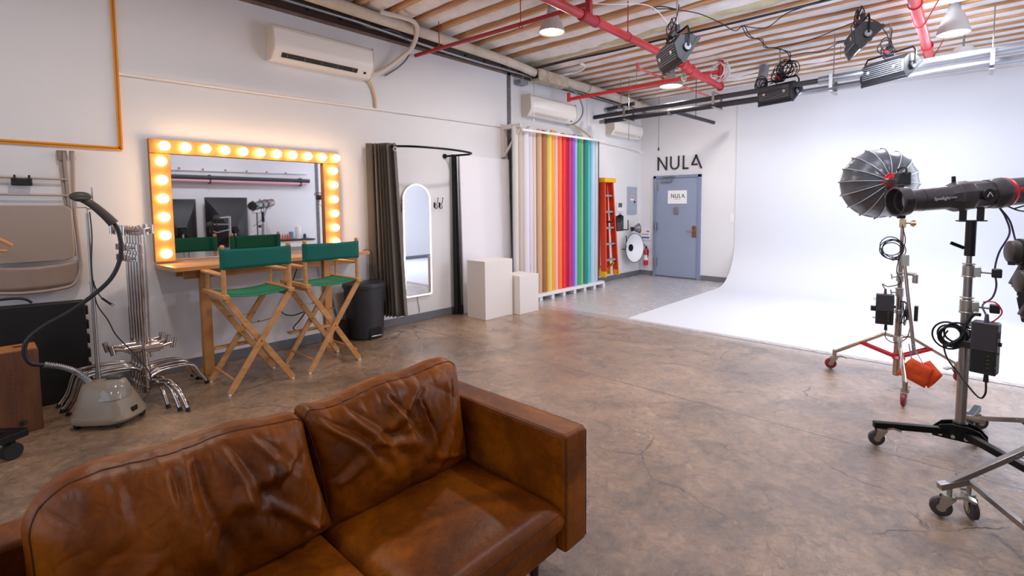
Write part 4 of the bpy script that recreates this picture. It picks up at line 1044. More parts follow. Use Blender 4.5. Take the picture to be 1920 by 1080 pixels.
def back_cushion(y0_, y1_, seed, zb=.335, zt=.80, lean=.06, T=.10, xb=-1.775, G=.095, folds=(), rise=0.0, rc=(.06, .06), peak=0.0, sl=(0, 0)):
    """boxed leather pillow: bulging front face (+x), gusset of width G, flatter back"""
    N, Mz = 130, 100
    H_ = zt-zb; Wd = y1_-y0_
    def ctr(u, v):
        # rounded top corners: pull the outline in
        y = y0_+Wd*u; z = zb+H_*v; x = xb-lean*v
        z += v**2*(rise*(u-.5)+.012*math.sin(PI*u)+.006*math.sin(PI*u*4.3+seed)+peak*math.exp(-((u-.04)/.05)**2))
        for s_, r_c in ((0, rc[0]), (1, rc[1])):
            d = (u if s_ == 0 else 1-u)*Wd; e = (1-v)*H_
            if r_c > 0 and d < r_c and e < r_c:
                k = math.hypot(r_c-d, r_c-e)
                mx_ = max(r_c-d, r_c-e)
                if k > 1e-6:
                    f_ = mx_/k
                    y += (1-f_)*(r_c-d)*(1 if s_ == 0 else -1); z -= (1-f_)*(r_c-e)
        y += (1-v)*(sl[0]*(1-u)+sl[1]*u)
        y += -.014*math.sin(PI*v)*(2*u-1)*abs(2*u-1)**2
        return x, y, z
    def wr(u, v):
        s_ = 0
        for (u0, v0, du, dv, Lg, wd, am) in folds:
            l = math.hypot(du, dv); dx, dz = du/l, dv/l
            a = (u-u0)*Wd; b_ = (v-v0)*H_
            t = a*dx+b_*dz; pz = -a*dz+b_*dx+.012*math.sin(t*14+seed)+.02*noise.noise(Vector((t*6, seed, u0*9)))
            if -.02 < t < Lg:
                q = (t+.02)/(Lg+.02); k = (1-q)**.8*min(1, q*9); w2 = wd*(.6+.9*q)
                s_ += 1.35*am*k*(math.exp(-(pz/w2)**2)-.6*math.exp(-((pz-w2*1.7)/(w2*.8))**2))
        return s_
    def f(side):
        def g(u, v):
            x, y, z = ctr(u, v)
            e = max(0, (1-abs(2*u-1)**3.6))*max(0, (1-abs(2*v-1)**3.0))
            th = T*e**.55
            n1 = noise.noise(Vector((y*3.2, z*4.2, seed)))*.012
            r1 = (1-abs(noise.noise(Vector((y*6+z*3, z*4-y*2, seed+4)))))**5*.007
            r2 = (1-abs(noise.noise(Vector((y*13-z*7, z*9+y*5, seed+8)))))**6*.0025
            edge = (1-abs(noise.noise(Vector((y*16, seed, 1)))))**4*.008*math.exp(-((1-v)/.12)**2)
            if side > 0: x += G*.5+th+(n1+wr(u, v)-r1-r2)*min(1, e*2.5)-edge
            else: x -= G*.5+th*.3
            return Vector((x, y, z))
        return g
    mb = MB(); mb.strip(f(1), N, Mz); mb.strip(f(-1), N//2, Mz//2)
    per = [(k/80, 1) for k in range(80)]+[(1, 1-k/60) for k in range(60)]+[(1-k/80, 0) for k in range(80)]+[(0, k/60) for k in range(61)]
    nper = len(per)-1
    def gus(a, b_):
        u, v = per[int(round(a*nper))]
        p = f(1)(u, v).lerp(f(-1)(u, v), b_); o_ = Vector((0, (u-.5)*2 if u in (0, 1) else 0, 1 if v == 1 else (-1 if v == 0 else 0)))
        if o_.length > 0:
            wv = .007*noise.noise(Vector((p.y*14, b_*5, seed)))
            p += o_.normalized()*(.010*math.sin(PI*b_)+wv*math.sin(PI*b_))
        return p
    mb.strip(gus, nper, 6)
    o = mb.build('back_cushion', M_lea, sofa, smooth=55)
    MB().tube([f(1)(a, b_)+X*.0008 for a, b_ in per[:-1]], .0032, 6, closed=True).build('piping', M_seam, o)
    def inset(k):
        m_ = .045/Wd; n_ = .045/H_
        return [f(1)(m_+(1-2*m_)*i/60, 1-n_)+X*.0006 for i in range(61)]
    return o
FR = [(.04, .96, .45, -.62, .42, .018, .018), (.20, .97, .35, -.75, .40, .020, .018), (.44, .90, .22, -.95, .22, .016, .022), (.62, .80, .0, -1, .22, .012, .024), (.66, .93, -.75, -.35, .34, .020, .018), (.88, .86, -.62, -.70, .40, .024, .018),
      (.30, .66, .75, -.42, .26, .020, .016), (.97, .08, -.85, .42, .34, .014, .013), (.04, .40, .6, .22, .22, .020, .010), (.82, .40, -.6, -.55, .22, .020, .012)]
FL = [(.46, .98, .10, -1, .44, .024, .028), (.58, .94, .42, -.85, .42, .022, .020), (.38, .97, .16, -.95, .30, .018, .014), (.90, .84, -.75, -.42, .34, .026, .020), (.97, .46, -.30, -.85, .34, .018, .020), (.97, .14, -.72, .62, .34, .016, .014), (.60, .66, .30, -.70, .34, .028, .018),
      (.22, .97, .1, -.6, .18, .018, .010), (.72, .95, .5, -.5, .22, .014, .014), (.80, .62, .4, .6, .2, .018, .012), (.30, .50, -.4, -.6, .3, .03, .010)]
back_cushion(.728, 1.415, 2, folds=FR, zt=.768, rise=.04, rc=(.03, .05), peak=.010, sl=(.055, .012))
back_cushion(.040, .722, 5, folds=FL, zt=.760, T=.12, rise=-.01, rc=(.10, .03), sl=(-.005, .075))
back_cushion(-.70, -.012, 9, folds=FL[:4], zt=.66, rc=(.05, .10))
# dark low object glimpsed behind the sofa's left end
lb = thing('equipment_case', 'low dark case on the floor behind the left end of the sofa', 'case', (-2.34, -.2, 0))
MB().bb(-2.37, -2.31, -.5, .12, .0, .41).build('case_body', M_cs, lb, bevel=.01)
MB().bb(-2.375, -2.305, -.505, .125, .41, .43).build('case_lid', mat('grey_lid', '#4c4a50', .5), lb, bevel=.008)
# ================================================================== CEILING THINGS
# fat wrapped pipe, silver conduits along the left wall
M_wrap = mat('cream_wrapped_pipe', '#d8cfc3', .7, col2='#bfb09c', vscale=4)
wp = thing('wrapped_pipe', 'thick cream wrapped pipe running high along the left wall below the joists', 'pipe', (-5.2, 4, 3.5))
MB().tube([(-5.16, -2.9, 3.63), (-5.16, 1.5, 3.63), (-5.18, 3.0, 3.62), (-5.2, 4.2, 3.61), (-5.2, 5.2, 3.585), (-5.22, 5.85, 3.54)], .062, 16, sub=5).build('pipe_run', M_wrap, wp)
MB().bb(-5.30, -5.12, 5.76, 6.48, 3.43, 3.60).build('duct_box', mat('aged_white_metal', '#cfc6b6', .6, col2='#a08c74', vscale=9), wp, bevel=.003)
MB().bb(-5.27, -5.15, 5.752, 5.762, 3.46, 3.575).build('duct_opening', M_dark, wp)
MB().tube([(-5.21, 6.48, 3.54), (-5.2, 7.9, 3.54), (-5.2, 9.38, 3.50)], .075, 16, sub=3).build('pipe_run', M_wrap, wp)
for yy in (7.1, 8.1, 8.9): MB().torus((-5.2, yy, 3.56), (0, 1, 0), .088, .006, 20, 6).cyl((-5.2, yy, 3.64), (-5.2, yy, 3.8), .005, n=6).build('pipe_hanger', M_steel, wp)
single(MB().tube([(-5.32, -2.9, 3.575), (-5.32, 2.3, 3.57), (-5.32, 3.12, 3.555), (-5.32, 3.9, 3.52), (-5.32, 4.74, 3.505), (-5.32, 5.7, 3.505), (-5.33, 9.35, 3.45)], .018, 10, sub=3).tube([(-5.29, -2.9, 3.63), (-5.29, 3.9, 3.62)], .012, 8), 'metal_conduit', M_alu, 'silver metal conduit running high along the left wall beside the cream pipe', 'conduit')
for k, yy in enumerate((5.62, 8.15)):
    t = thing('junction_box', ('grey junction box under the conduit above the second air conditioner', 'grey junction box near the black pipe ends')[k], 'junction box', (-5.38, yy, 3.3))
    MB().bb(-5.44, -5.30, yy-.08, yy+.08, 3.36-.1*k, 3.43-.1*k).build('box_body', mat('grey_box', '#9a9ca2', .4, metal=.6), t, bevel=.004)
    MB().cyl((-5.33, yy, 3.42-.1*k), (-5.33, yy, 3.53), .010).build('stub_conduit', M_alu, t)

# red sprinkler pipes
M_pink = M_red
rp = thing('sprinkler_pipe', 'thick red sprinkler pipe crossing the ceiling lengthwise behind the nearest studio light', 'pipe', (-3.0, 4.5, 3.3))
xm = -2.93; zm = 3.33
MB().cyl((xm, -2.9, zm), (xm, 6.20, zm), .042, n=20).build('main_pipe', M_red, rp)
MB().cyl((xm, 6.05, zm), (xm, 6.55, zm-.06), .062, n=20).torus((xm, 6.16, zm-.01), (0, 1, -.1), .06, .014, 20, 8).torus((xm, 6.32, zm-.03), (0, 1, -.1), .062, .016, 20, 8).build('coupling', M_red, rp, bevel=.004)
MB().cyl((xm, 6.5, zm-.05), (xm-.02, 7.42, zm-.06), .046, n=20).build('main_pipe', M_red, rp)
MB().torus((xm-.02, 7.40, zm-.06), (0, 1, 0), .05, .012, 20, 8).sph((xm-.02, 7.42, zm-.06), .05, 16).cyl((xm-.02, 7.42, zm-.06), (xm-.02, 7.42, 3.66), .040, n=18).build('elbow_riser', M_red, rp)
MB().cyl((xm, 3.90, zm-.005), (xm, 4.16, zm-.005), .052, n=20).torus((xm, 3.92, zm), (0, 1, 0), .05, .010, 20, 6).torus((xm, 4.14, zm), (0, 1, 0), .05, .010, 20, 6).cyl((xm, 4.03, zm), (xm, 4.03, 3.50), .036, n=16).build('tee_fitting', mat('red_pipe_dark', '#a02028', .4), rp)
for yy in (4.75, 1.8): MB().cyl((xm, yy, zm+.05), (xm, yy, 3.72), .006, n=8).torus((xm, yy, zm), (0, 1, 0), .048, .004, 20, 6).sph((xm, yy, zm+.06), .012, 8).build('hanger_rod', mat('red_pipe_dark', ''), rp)
MB().torus((xm-.14, 6.42, zm-.09), (1, -.2, 0), .05, .010, 20, 6).cyl((xm-.15, 6.42, zm-.09), (xm-.02, 6.42, zm-.06), .018).bar((xm-.14, 6.37, zm-.09), (xm-.14, 6.47, zm-.09), .012, .012).bar((xm-.14, 6.42, zm-.14), (xm-.14, 6.42, zm-.04), .012, .012).build('valve_wheel', mat('pale_green_valve', '#b9cdbd', .5), rp)
bp_ = thing('sprinkler_branch', 'thin red sprinkler pipe slanting from above the left wall to the thick red pipe', 'pipe', (-4, 4.0, 3.4))
MB().tube([(LW+.06, 3.72, 3.385), (-4.2, 3.86, 3.42), (xm, 4.03, 3.47)], .022, 12).build('branch_pipe', mat('red_pipe_dark', ''), bp_)
for xx, yy in ((-4.98, 3.78), (-3.75, 3.92)): MB().cyl((xx, yy, 3.42), (xx, yy, 3.72), .005, n=6).torus((xx, yy, 3.415), (1, 0, 0), .026, .006, 14, 6).build('hanger_rod', mat('red_pipe_dark', ''), bp_)
b2 = thing('sprinkler_branch', 'bright red sprinkler pipe running level above the colourful paper rolls to the white cable coil', 'pipe', (-4, 6.8, 3.25))
M_red2 = mat('bright_red_pipe', '#d32a30', .4)
MB().cyl((-5.12, 6.45, 3.235), (-2.95, 7.42, 3.50), .028, n=14).build('branch_pipe', M_red2, b2)
MB().cyl((-5.10, 6.46, 3.20), (-5.10, 6.46, 3.34), .03, n=14).build('end_cap', M_red2, b2)
MB().cyl((-4.1, 6.91, 3.36), (-4.1, 6.91, 3.70), .005, n=6).build('hanger_rod', M_steel, b2)
b3 = thing('sprinkler_branch', 'short thin pinkish sprinkler pipe running lengthwise among the joists near the corner', 'pipe', (-3.9, 8, 3.5))
MB().cyl((-3.95, 6.7, 3.58), (-3.78, 9.3, 3.50), .018, n=12).sph((-3.95, 6.7, 3.58), .026, 10).cyl((-3.95, 6.7, 3.56), (-3.95, 6.7, 3.66), .022).build('branch_pipe', mat('light_red_pipe', '#e06a66', .4), b3)
rr_ = thing('sprinkler_pipe', 'light red sprinkler pipe at the right near the second white pendant lamp', 'pipe', (-.49, 7, 3.39))
M_lred = mat('washed_red_pipe', '#d8545a', .4)
MB().cyl((-.485, 2.5, 3.39), (-.495, 8.35, 3.39), .048, n=20).build('main_pipe', M_lred, rr_)
for yy, Ra, Rb in ((7.55, .052, .012), (5.9, .052, .010), (8.35, .03, .02)): MB().torus((-.49, yy, 3.39), (0, 1, 0), Ra, Rb, 20, 6).build('coupling', M_redcl, rr_)
for yy in (6.5, 8.0): MB().tube([(-.28, yy+.02, 3.72), (-.42, yy, 3.42), (-.47, yy, 3.335), (-.53, yy, 3.345), (-.56, yy, 3.45), (-.60, yy, 3.72)], .006, 6, sub=3).build('wire_hanger', M_redcl, rr_)

# black / silver grid pipes near the cyclorama
M_gp = mat('blackened_steel_pipe', '#4b4a50', .38, metal=.7, var=.2, vscale=5)
gp = thing('grid_pipe', 'upper long dark steel pipe hung above the cyclorama', 'pipe', (-2, 7.3, 3.05), 'pipes hung above the cyclorama')
MB().cyl((-5.2, 7.32, 3.07), (-1.6, 7.32, 3.12), .036, n=16).build('steel_pipe', M_gp, gp)
MB().cyl((-1.6, 7.32, 3.12), (RW-.02, 7.32, 3.17), .052, n=16).build('bright_pipe', M_alu, gp)
MB().cyl((-5.215, 7.32, 3.07), (-5.185, 7.32, 3.07), .030, n=14).build('pipe_end', M_alu, gp)
gq = thing('grid_pipe', 'lower long dark steel pipe hung above the cyclorama', 'pipe', (-2, 7.52, 3.0), 'pipes hung above the cyclorama')
MB().cyl((-5.1, 7.52, 3.015), (-2.2, 7.52, 3.035), .044, n=16).build('steel_pipe', M_gp, gq)
MB().cyl((-2.2, 7.52, 3.035), (RW-.02, 7.52, 3.10), .040, n=16).build('bright_pipe', M_alu, gq)
MB().cyl((-5.21, 7.52, 3.015), (-5.12, 7.52, 3.015), .035, n=14).torus((-5.10, 7.52, 3.015), (1, 0, 0), .047, .012, 16, 6).build('pipe_end', M_alu, gq)
MB().cyl((-3.85, 7.52, 3.02), (-3.80, 7.52, 3.02), .055, n=14).cyl((-2.35, 7.52, 3.03), (-2.30, 7.52, 3.03), .055, n=14).build('pipe_collar', M_steel, gq)
for k, (xx, yy) in enumerate(((-4.55, 7.42), (-3.0, 7.42), (-1.45, 7.42), (.1, 7.42))):
    t = thing('pipe_hanger', ('rod and clamp holding the pair of pipes near their left end', 'rod and clamp holding the pair of pipes left of the cable bundle', 'rod and clamp holding the pair of pipes between the two right studio lights', 'rod and clamp holding the pair of pipes right of the second pendant lamp')[k], 'pipe hanger', (xx, yy, 3.0), 'hangers on the pair of pipes')
    MB().cyl((xx, yy, 3.05), (xx, yy, 3.72), .006, n=8).build('threaded_rod', M_steel, t)
    MB().bb(xx-.02, xx+.02, 7.28, 7.56, 3.165, 3.18).bb(xx-.02, xx+.02, 7.26, 7.275, 3.0, 3.18).bb(xx-.02, xx+.02, 7.57, 7.585, 2.96, 3.18).build('clamp_plate', M_steel, t)
    MB().bb(xx-.02, xx+.02, 7.26, 7.585, 2.955, 2.968).build('clamp_strap', M_steel, t)
g3 = thing('grid_pipe', 'short dark pipe stub near the third air conditioner', 'pipe', (-4.9, 7.6, 3.3), 'pipes hung above the cyclorama')
MB().cyl((-5.12, 7.6, 3.24), (-4.55, 7.6, 3.27), .034, n=14).build('steel_pipe', M_gp, g3)
MB().cyl((-5.16, 7.6, 3.238), (-5.10, 7.6, 3.24), .038, n=14).cyl((-4.86, 7.6, 3.25), (-4.80, 7.6, 3.25), .044, n=14).build('pipe_collar', M_alu, g3)
MB().cyl((-4.83, 7.6, 3.28), (-4.83, 7.6, 3.72), .005, n=6).build('hanger_rod', M_steel, g3)
g4 = single(MB().cyl((-3.95, 8.0, 3.10), (-3.65, 8.9, 3.0), .032, n=14).cyl((-3.8, 8.45, 3.06), (-3.8, 8.45, 3.72), .006, n=6), 'grid_pipe', M_gp, 'short slanting dark pipe end poking out under the pair of long pipes', 'pipe', 'pipes hung above the cyclorama')
for k, (xx, yy, z0) in enumerate(((-4.9, 8.0, 2.70), (-4.9, 9.15, 2.66))):
    single(MB().cyl((xx, yy, z0), (xx, yy, 3.70), .004, n=6), 'hanging_wire', mat('dark_wire', '#3a3a40', .5), ('thin dark wire hanging in front of the farthest air conditioner', 'thin dark wire hanging to the end of the wall conduit by the corner')[k], 'wire')
single(MB().torus((-4.9, 9.15, 2.64), (.7, .7, 0), .03, .008, 14, 6), 'wire_clamp', M_blackm, 'small dark clamp at the end of the wall conduit by the corner', 'clamp')
# right-hand duct sleeve by riser and white can
single(MB().cyl((-2.62, 8.2, 3.30), (-2.60, 8.3, 3.68), .075, n=18), 'vent_sleeve', M_alu, 'short silver duct sleeve rising into the joists beside the red elbow', 'duct')

# ---- pendant lamps
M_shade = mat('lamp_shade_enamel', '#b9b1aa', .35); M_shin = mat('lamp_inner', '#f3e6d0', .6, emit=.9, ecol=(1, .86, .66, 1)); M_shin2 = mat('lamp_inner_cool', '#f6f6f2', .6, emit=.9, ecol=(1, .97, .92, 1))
def pendant(loc, label, warm=True, shade=M_shade, r=.145, h=.24, power=30):
    x, y, z = loc
    t = thing('pendant_lamp', label, 'pendant lamp', loc, 'enamel pendant lamps')
    pr = [(r, z), (r*.97, z+.02), (r*.80, z+h*.40), (r*.56, z+h*.70), (r*.38, z+h*.82), (r*.34, z+h)]
    MB().lathe(pr, (x, y, 0), n=32).build('lamp_shade', shade, t, solid=.004)
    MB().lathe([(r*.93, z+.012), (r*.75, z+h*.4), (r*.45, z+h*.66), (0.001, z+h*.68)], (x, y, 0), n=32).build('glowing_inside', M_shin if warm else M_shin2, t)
    MB().cyl((x, y, z+h), (x, y, z+h+.06), r*.30, n=18).cyl((x, y, z+h+.06), (x, y, 3.80), .008, n=8).build('lamp_cap', M_alu, t)
    MB().sph((x, y, z+h*.35), .045, 16).build('bulb', mat('pendant_bulb_w', '#ffffff', .5, emit=18, ecol=(1, .82, .6, 1)) if warm else mat('pendant_bulb_c', '#ffffff', .5, emit=18, ecol=(1, .97, .93, 1)), t)
    l = bpy.data.lights.new('lamp_light', 'AREA'); l.shape = 'DISK'; l.size = r*1.5; l.energy = power; l.color = (1, .90, .80) if warm else (.92, .96, 1.05)
    lo = bpy.data.objects.new('lamp_light', l); COL.objects.link(lo); lo.parent = t; lo.location = (0, 0, -.004)
    return t
pendant((-3.60, 4.26, 3.40), 'grey enamel pendant lamp with a warm glow, the left of the ceiling lamps')
pendant((-.240, 7.18, 3.38), 'pale enamel pendant lamp beside the light red pipe at upper right', False, mat('lamp_shade_white', '#aeabaa', .4), .155, .30)
pendant((-3.80, 7.49, 3.42), 'pendant lamp mostly hidden behind the red pipe valve', True, M_shade, .19, .2)
pendant((-3.60, .70, 3.40), 'added fill pendant above the floor behind the sofa, outside the picture', True, power=19)  # this lamp and the two below are unseen, added to brighten the room
pendant((-.24, 3.10, 3.40), 'added fill pendant near the right wall above the stands, outside the picture', False, power=30)
pendant((-1.9, -1.3, 3.40), 'added fill pendant behind the camera, outside the picture', False, power=12)
sk = thing('ceiling_fixture', 'small white round fixture under the second pendant lamp by the silver pipe', 'light fixture', (-.17, 8.4, 3.2))
MB().cyl((-.17, 8.4, 3.36), (-.17, 8.4, 3.50), .13, .10, n=20).build('fixture_body', M_white, sk); MB().cyl((-.17, 8.4, 3.5), (-.17, 8.4, 3.85), .012).build('stem', M_alu, sk)

# ---- LED studio panels
M_body = mat('studio_light_body', '#232327', .42); M_fin = mat('heat_sink_grey', '#85878d', .4, metal=.3); M_badge = mat('red_badge', '#c9303a', .4)
def led(loc, rz, tilt, label, wL=.52, pole_top=3.66, power=9, dark=True, on=True):
    """local: long axis x, light faces +y rotated down by tilt; pivot at origin"""
    t = thing('studio_light', label, 'studio light', (0, 0, 0), 'hanging LED studio panels')
    ct, s_t = math.cos(tilt), math.sin(tilt)
    f = Vector((0, ct, -s_t)); up = Vector((0, s_t, ct))
    hw = wL/2
    pr = [(-.13, -.055), (-.13, .055), (-.02, .145), (.05, .15), (.05, -.15), (-.02, -.145)]
    body = MB().prism(pr, X*-hw, f, up, X*wL).build('housing', M_body if dark else M_fin, t, bevel=.004)
    # ribbed lower back face
    fin = MB()
    for k in range(7):
        q = k/6; a = Vector((0, 0, 0))+f*(-.13+.105*q)-up*(.055+.088*q)-(f*.4+up*.9).normalized()*.0
        nrm = (-up*.105-f*.088).normalized()
        fin.bar(a-X*(hw*.86)+nrm*.004, a+X*(hw*.86)+nrm*.004, .006, .010, up=nrm)
    fin.build('cooling_fins', M_fin, body)
    MB().box(f*.053, (wL-.03, .27, .006), Matrix((X, up, f)).transposed()).build('diffuser', M_led if on else M_white, t)
    MB().box(f*.045+up*.155, (wL, .012, .03), Matrix((X, up, f)).transposed()).box(f*.045-up*.155, (wL, .012, .03), Matrix((X, up, f)).transposed()).box(f*.05-X*(hw+.003), (.008, .32, .04), Matrix((X, up, f)).transposed()).box(f*.05+X*(hw+.003), (.008, .32, .04), Matrix((X, up, f)).transposed()).build('front_rim', M_body, t, bevel=.002)
    for s in (-1, 1):
        MB().cyl(X*s*hw, X*s*(hw+.022), .045, n=20).build('tilt_knob', M_black, t, bevel=.004)
        bd = MB().cyl(X*s*(hw+.0225)-X*0, X*s*(hw+.0235), .035, n=20).build('emblem_disc', M_fin, t)
        vv = MB().bar(X*s*(hw+.024)+f*.0-up*.015, X*s*(hw+.024)+f*.014+up*.014, .003, .005, up=X).bar(X*s*(hw+.024)-up*.015, X*s*(hw+.024)-f*.014+up*.014, .003, .005, up=X)
        vv.build('v_emblem', M_white, bd)
    for s in (-.55, .62):
        a = f*-.085-up*.105; nrm = (-up*.105-f*.088).normalized()
        bg = MB().cyl(a+X*(hw*s)+nrm*.006, a+X*(hw*s)+nrm*.012, .017, n=14).build('badge', M_white, body) if False else MB().slot(0).cyl(a+X*(hw*s)+nrm*.006, a+X*(hw*s)+nrm*.012, .017, n=14).slot(1).cyl(a+X*(hw*s)+nrm*.012, a+X*(hw*s)+nrm*.014, .008, n=10).build('badge', [M_white, M_badge], body)
    # yoke
    hw2 = hw+.035
    MB().tube([X*-hw2, X*-hw2+Z*.15, X*(-hw2+.03)+Z*.20, X*(hw2-.03)+Z*.20, X*hw2+Z*.15, X*hw2], .011, 8).build('yoke', M_blackm, t)
    MB().cyl(Z*.19, Z*.30, .020, n=14).cyl(Z*.30, Z*(pole_top-loc[2]), .010, n=10).build('drop_pole', M_steel, t)
    MB().bb(-.03, .03, -.02, .02, .20, .29).build('pole_clamp', M_black, t, bevel=.004)
    # ballast / control box + cable loops
    MB().box(f*-.16+up*.09+X*.03, (.14, .07, .04), Matrix((X, up, f)).transposed()).build('control_box', M_black, t, bevel=.006)
    cab = MB(); r_ = random.Random(int(loc[0]*100))
    for k in range(4):
        R0 = .06+.02*r_.random(); c = Vector((-.03+.05*r_.random(), -.05, .22+.03*k)); ax = Vector((r_.uniform(-.5, .5), 1, r_.uniform(-.4, .4)))
        cab.torus(c, ax, R0, .0055, 20, 6)
    cab.tube([Vector((0, -.08, .05)), Vector((.04, -.12, .14)), Vector((-.02, -.07, .22)), Vector((0.02, -.02, .35)), Vector((.0, .02, min(.5, pole_top-loc[2]-.02)))], .0055, 6, sub=5)
    cab.build('cable_coil', M_cable, t)
    MB().torus((.0, -.05, .20), (0, 1, .5), .03, .009, 14, 6).build('red_cable_tie', M_redcl, t)
    if on: a_ = area('panel_light', f*.075, f*1.0, wL-.04, .25, power, (.85, .93, 1.08), parent=t)
    t.location = loc; t.rotation_euler = (0, 0, rz)
    return t
led((-2.44, 4.93, 3.10), math.radians(-38), math.radians(34), 'black studio light panel hanging nearest the camera in front of the thick red pipe', .46, on=False)
led((-2.13, 7.45, 3.05), math.radians(-15), math.radians(50), 'studio light panel tangled in black cable coils, lowest in the ceiling row', .50)
led((-1.02, 6.60, 3.34), math.radians(-68), math.radians(45), 'studio light panel seen side on, tilted steeply, left of the rightmost one', .46, power=30)
led((-.83, 7.25, 3.10), math.radians(-32), math.radians(50), 'rightmost studio light panel hanging in front of the silver pipes', .56)

# ---- cables
def cable(pts, label, m=M_cable, r=.006, name='cable', cat='cable'):
    return tag(MB().tube(pts, r, 6, sub=6).build(name, m), label, cat)
cable([(-2.44, 4.93, 3.55), (-2.62, 4.9, 3.62), (-2.75, 4.98, 3.65), (-2.62, 5.1, 3.65), (-2.4, 5.35, 3.62), (-2.3, 5.75, 3.60), (-2.25, 6.05, 3.58), (-2.2, 6.15, 3.65)], 'black cable looping from the nearest studio light to the joists')
cable([(-2.2, 6.15, 3.65), (-1.95, 6.25, 3.60), (-1.7, 6.10, 3.65), (-1.45, 6.0, 3.65), (-1.1, 5.9, 3.65), (-.6, 5.95, 3.65)], 'black cable sagging under the joists towards the right')
for k, off in enumerate((0, .03)):
    cable([(-2.2+off, 6.15, 3.65), (-2.22+off, 6.45, 3.60), (-2.15-off, 6.75, 3.63), (-2.20+off, 7.0, 3.60), (-2.1-off, 7.2, 3.62), (-2.02+off, 7.42, 3.58), (-2.0-off, 7.48, 3.45), (-2.1+off, 7.45, 3.3), (-2.22-off, 7.42, 3.2)], ('twisted black cable running down to the coil covered studio light, left strand', 'twisted black cable running down to the coil covered studio light, right strand')[k])
cable([(-2.1, 7.2, 3.63), (-1.9, 7.3, 3.65), (-1.6, 7.2, 3.65), (-1.3, 7.0, 3.65), (-1.0, 6.9, 3.65), (-.85, 7.1, 3.5), (-.83, 7.2, 3.35)], 'long black cable crossing under the joists between the ceiling lights')
cable([(-2.0, 7.45, 3.55), (-1.85, 7.7, 3.62), (-1.7, 7.8, 3.62), (-1.55, 7.75, 3.65), (-1.42, 7.6, 3.65)], 'black cable ending at the small black box under the joists')
single(MB().bb(-1.46, -1.34, 7.55, 7.63, 3.64, 3.65).cyl((-1.41, 7.59, 3.60), (-1.41, 7.59, 3.45), .002, n=5), 'small_black_box', M_black, 'small black box fixed under the joists', 'box')
cable([(-3.3, 4.3, 3.65), (-3.0, 4.6, 3.65), (-2.75, 4.85, 3.65), (-2.6, 4.95, 3.5), (-2.5, 4.97, 3.3)], 'white cord running from the ceiling down to the nearest studio light', M_white, .005)
coil = MB(); r_ = random.Random(5)
for k in range(12):
    coil.torus((-2.95+r_.uniform(-.04, .04), 7.42+r_.uniform(-.03, .03), 3.50+r_.uniform(-.05, .05)), (r_.uniform(-.6, .6), 1, r_.uniform(-.5, .5)), r_.uniform(.09, .15), .007, 18, 5)
tag(coil.build('white_cable_coil', M_white), 'tangled coil of white cable hung on the red pipe elbow', 'cable')
hc = MB()
for k in range(9):
    hc.torus((-2.02+r_.uniform(-.05, .05), 7.42+r_.uniform(-.03, .03), 3.38+r_.uniform(-.03, .03)), (r_.uniform(-.3, .5), 1, r_.uniform(-.4, .4)), r_.uniform(.07, .12), .006, 20, 5)
tag(hc.build('cable_coil', M_cable), 'big black cable coil hanging above the lowest studio light', 'cable')
hc = MB()
for k in range(6):
    hc.torus((-2.36+r_.uniform(-.03, .03), 7.42+r_.uniform(-.03, .03), 3.23+r_.uniform(-.04, .04)), (r_.uniform(-.5, .5), 1, r_.uniform(-.4, .4)), r_.uniform(.05, .09), .006, 18, 5)
tag(hc.build('cable_coil', M_cable), 'smaller black cable coil hanging left of the lowest studio light', 'cable')
cable([(-5.25, 5.75, 3.60), (-4.7, 5.87, 3.65), (-4.0, 5.93, 3.65), (-3.2, 5.95, 3.65), (-2.2, 5.98, 3.65), (-1.0, 5.98, 3.65)], 'thick black cable running under the yellowed insulated beam', r=.014)
cable([(-5.2, 6.35, 3.62), (-4.9, 6.4, 3.63), (-4.65, 6.3, 3.65), (-4.6, 6.1, 3.65)], 'white flexible pipe curving from the duct box up to the joists', M_white, .02, 'white_pipe', 'pipe')
# ================================================================== ROLLING STANDS ON THE RIGHT
M_wred = mat('dark_red_wheel', '#8f2a36', .4); M_wgr = mat('dark_grey_wheel', '#4a4348', .5); M_cst = mat('caster_zinc', '#b9b7b0', .3, metal=.85)
def caster(parent, x, y, top, rz, r=.05, wm=None):
    """caster whose stem is at (x,y), wheel trailing in direction rz"""
    wm = wm or M_wgr
    d = Vector((math.cos(rz), math.sin(rz), 0)); s = Vector((-d.y, d.x, 0)); o = Vector((x, y, 0)); c = o+d*.030+Z*r
    cz = MB().cyl(o+Z*(2*r+.012), o+Z*top, .011, n=10).cyl(o+Z*(2*r+.004), o+Z*(2*r+.02), .028, n=16)
    for k in (-1, 1):
        q = s*k*.019
        cz.prism([(-.026, 2*r+.008), (.034, 2*r+.008), (.042, r+.004), (.036, r-.012), (.022, r-.012)], o+q-s*.0015, d, Z, s*.003)
    f = cz.build('caster_fork', M_cst, parent)
    # brake lever
    MB().prism([(-.02, 2*r+.012), (-.05, 2*r+.022), (-.095, 2*r+.010), (-.100, 2*r+.020), (-.05, 2*r+.034), (-.02, 2*r+.026)], o-s*.020, d, Z, s*.040).build('brake_lever', M_cst, f)
    w_ = MB().lathe([(r*.35, -.014), (r*.8, -.015), (r*.97, -.010), (r, 0), (r*.97, .010), (r*.8, .015), (r*.35, .014)], c, s, 28)
    w_.build('wheel', wm, f)
    MB().cyl(c-s*.017, c+s*.017, r*.42, n=16).build('wheel_hub', M_cst, f)
def collar(name, o, z, r, h, parent, m=None):
    return MB().cyl(Vector((o[0], o[1], z)), Vector((o[0], o[1], z+h)), r, n=20).build(name, m or M_cst, parent, bevel=.003)

